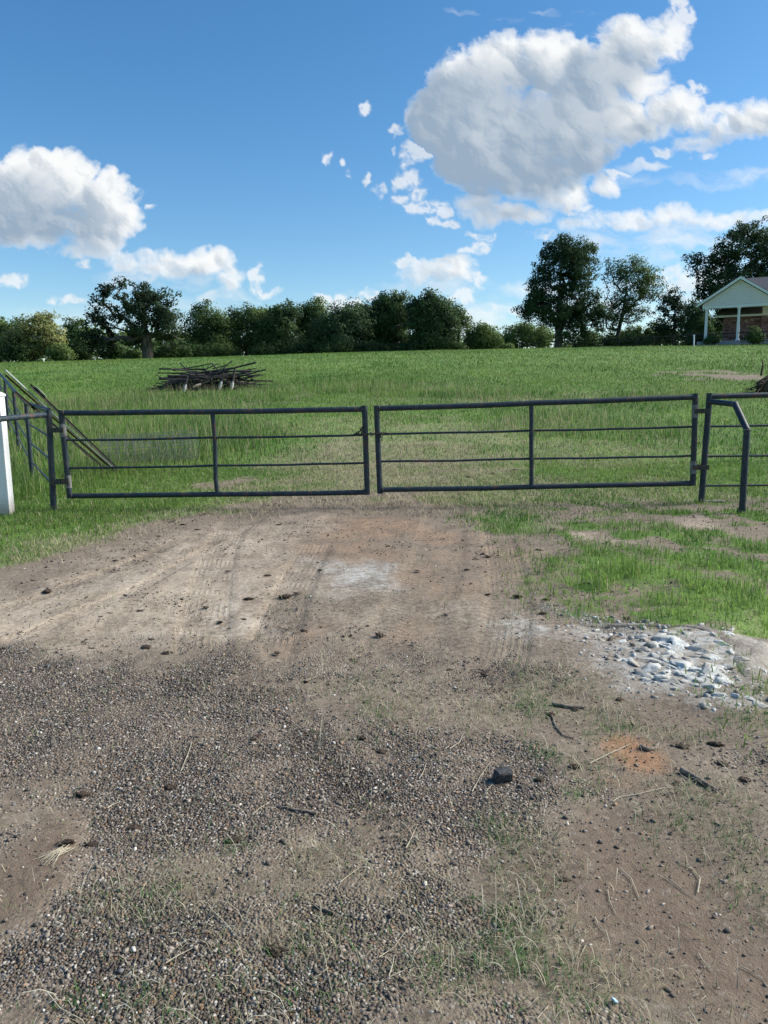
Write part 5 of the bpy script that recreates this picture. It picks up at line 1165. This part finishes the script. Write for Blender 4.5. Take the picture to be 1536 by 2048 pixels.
ST = [[(944, 1586), (960, 1556), (980, 1526)], [(812, 1700), (822, 1680), (833, 1655)], [(640, 1888), (650, 1920), (656, 1950), (665, 1990)], [(656, 1938), (640, 1952), (628, 1958)], [(758, 1918), (790, 1895), (815, 1860)], [(778, 1956), (786, 1930), (788, 1912)], [(778, 1957), (805, 1945), (832, 1928)], [(820, 1914), (838, 1940), (852, 1968)], [(880, 1938), (892, 1922), (904, 1906)], [(530, 1940), (552, 1966), (592, 1990)], [(384, 1486), (376, 1510), (362, 1545)], [(505, 1632), (520, 1618), (540, 1606)], [(332, 1930), (360, 1912), (398, 1892)], [(340, 1872), (356, 1868), (374, 1890)], [(1240, 1740), (1262, 1760), (1278, 1798)], [(1215, 1782), (1220, 1808), (1232, 1830)], [(1225, 1606), (1240, 1596), (1270, 1592), (1300, 1585), (1330, 1578), (1362, 1577)], [(1330, 1756), (1362, 1780), (1388, 1798)], [(1395, 1790), (1400, 1760), (1380, 1735), (1355, 1728)], [(1190, 1838), (1195, 1850), (1210, 1866)], [(1150, 1878), (1172, 1892), (1160, 1915)], [(1396, 1910), (1405, 1924), (1424, 1945)], [(1480, 1935), (1510, 1950), (1530, 1965)], [(680, 1768), (720, 1738), (740, 1735)], [(870, 1750), (890, 1762), (908, 1770)], [(420, 1820), (460, 1860), (480, 1880)], [(95, 1990), (120, 2020), (160, 2040)], [(1075, 2040), (1092, 2020), (1098, 2012)], [(838, 1560), (846, 1548), (852, 1530)], [(1180, 1530), (1230, 1505), (1260, 1490)], [(100, 1300), (140, 1292), (190, 1286)], [(900, 1500), (920, 1486), (925, 1470)], [(215, 1620), (225, 1612), (240, 1606)]]
for p_ in ST:
    stick('straw_stalk', 'pale dry grass stalk lying on the gravel drive', p_, _r.uniform(1.3, 2.6), _r.uniform(.8, 1.4), M['stalk'], 'stalk', 1.2, 'pale dry stalks lying on the drive')
# a dry tuft pulled up by the roots, left
q0 = gp(130, 1702); r_ = random.Random(9); mb = MB()
for k in range(26):
    e_ = gp(r_.gauss(92, 12), r_.gauss(1722, 7)); m1 = q0.lerp(e_, .5) + Vector((0, 0, r_.uniform(.008, .02))); s0 = q0 + Vector((r_.gauss(0, .012), r_.gauss(0, .012), .006))
    mb.tube([s0, m1, e_ + Vector((0, 0, .004))], [.0016, .0013, .0007], 4, False)
tag(mb.build('dry_tuft', M['stalk'], None, q0), 'pale tuft of pulled dry grass beside dark clods at the left', 'dry tuft')
n = N('pale_blue_glass_bit'); M['bit'] = n.fin((.40, .55, .66), .25, spec=.6)
q = gp(1228, 2007); mb = MB(); mb.box((0, 0, .004), (.022, .014, .006), Matrix.Rotation(.4, 3, 'Y'), .002); o = mb.build('litter_scrap', M['bit']); o.location = (q.x, q.y, q.z + .006); o.rotation_euler = (.2, .3, .6); tag(o, 'tiny pale blue scrap lying in the dirt near the bottom', 'scrap')
for (px, py, rx, lb) in ((1425, 1003, 24, 'flat pale stone at the foot of the right gate post'), (1385, 1010, 10, 'small pale stone left of the foot of the right gate post'), (335, 1308, 9, 'grey flat stone between the dark clods at left')):
    q = gp(px, py); s_ = rx * (q - EYE).length / FPX; o = bpy.data.objects.new('flat_stone', cme[2].copy()); o.data.materials.clear(); o.data.materials.append(M['conc']); COL.objects.link(o); o.location = (q.x, q.y, float(ground_z(q.x, q.y))); o.scale = (s_, s_ * .8, s_ * .35); tag(o, lb, 'stone')

# ------------------------------------------------------------------ clouds: the front of the sky vault, clear where there is no cloud
PXs = np.arange(-420, 1960, 2.0); PYs = np.arange(-330, 800, 2.0)
CX, CY = np.meshgrid(PXs, PYs)
alpha, light, _d = bake_clouds(CX, CY)
u_ = (CX - 768) / FPX; v_ = (1024 - CY) / FPX
D3 = u_[..., None] * np.array(RGT) + v_[..., None] * np.array(UPV) + np.array(FWD); D3 /= np.linalg.norm(D3, axis=-1, keepdims=True)
Vd = D3 * 6000.
ny_, nx_ = CX.shape; ii = (np.arange(ny_ - 1)[:, None] * nx_ + np.arange(nx_ - 1)[None]).ravel()
loops = np.stack([ii, ii + nx_, ii + nx_ + 1, ii + 1], 1)
keep = np.maximum.reduce([alpha.ravel()[loops[:, j]] for j in range(4)]) > .003
loops = loops[keep]
used = np.unique(loops); remap = np.zeros(nx_ * ny_, np.int64); remap[used] = np.arange(len(used))
me = npmesh('sky', Vd.reshape(-1, 3)[used], remap[loops], np.full(len(loops), 4), True, None, {'cloud_cover': alpha.ravel()[used], 'cloud_light': light.ravel()[used]})
n = N('cumulus'); n.t.nodes.remove(n.b)
col = n.mix(n.attr('cloud_light'), (.122, .160, .205), (.365, .37, .37))
em = n.node('ShaderNodeEmission', {'Color': col, 'Strength': 1.0}); tr = n.node('ShaderNodeBsdfTransparent')
mx = n.node('ShaderNodeMixShader', {0: n.attr('cloud_cover'), 1: tr, 2: em}); n.t.links.new(mx, n.out.inputs[0])
n.m.cycles.emission_sampling = 'NONE'
tag(link('sky', me, n.m), kind='structure')
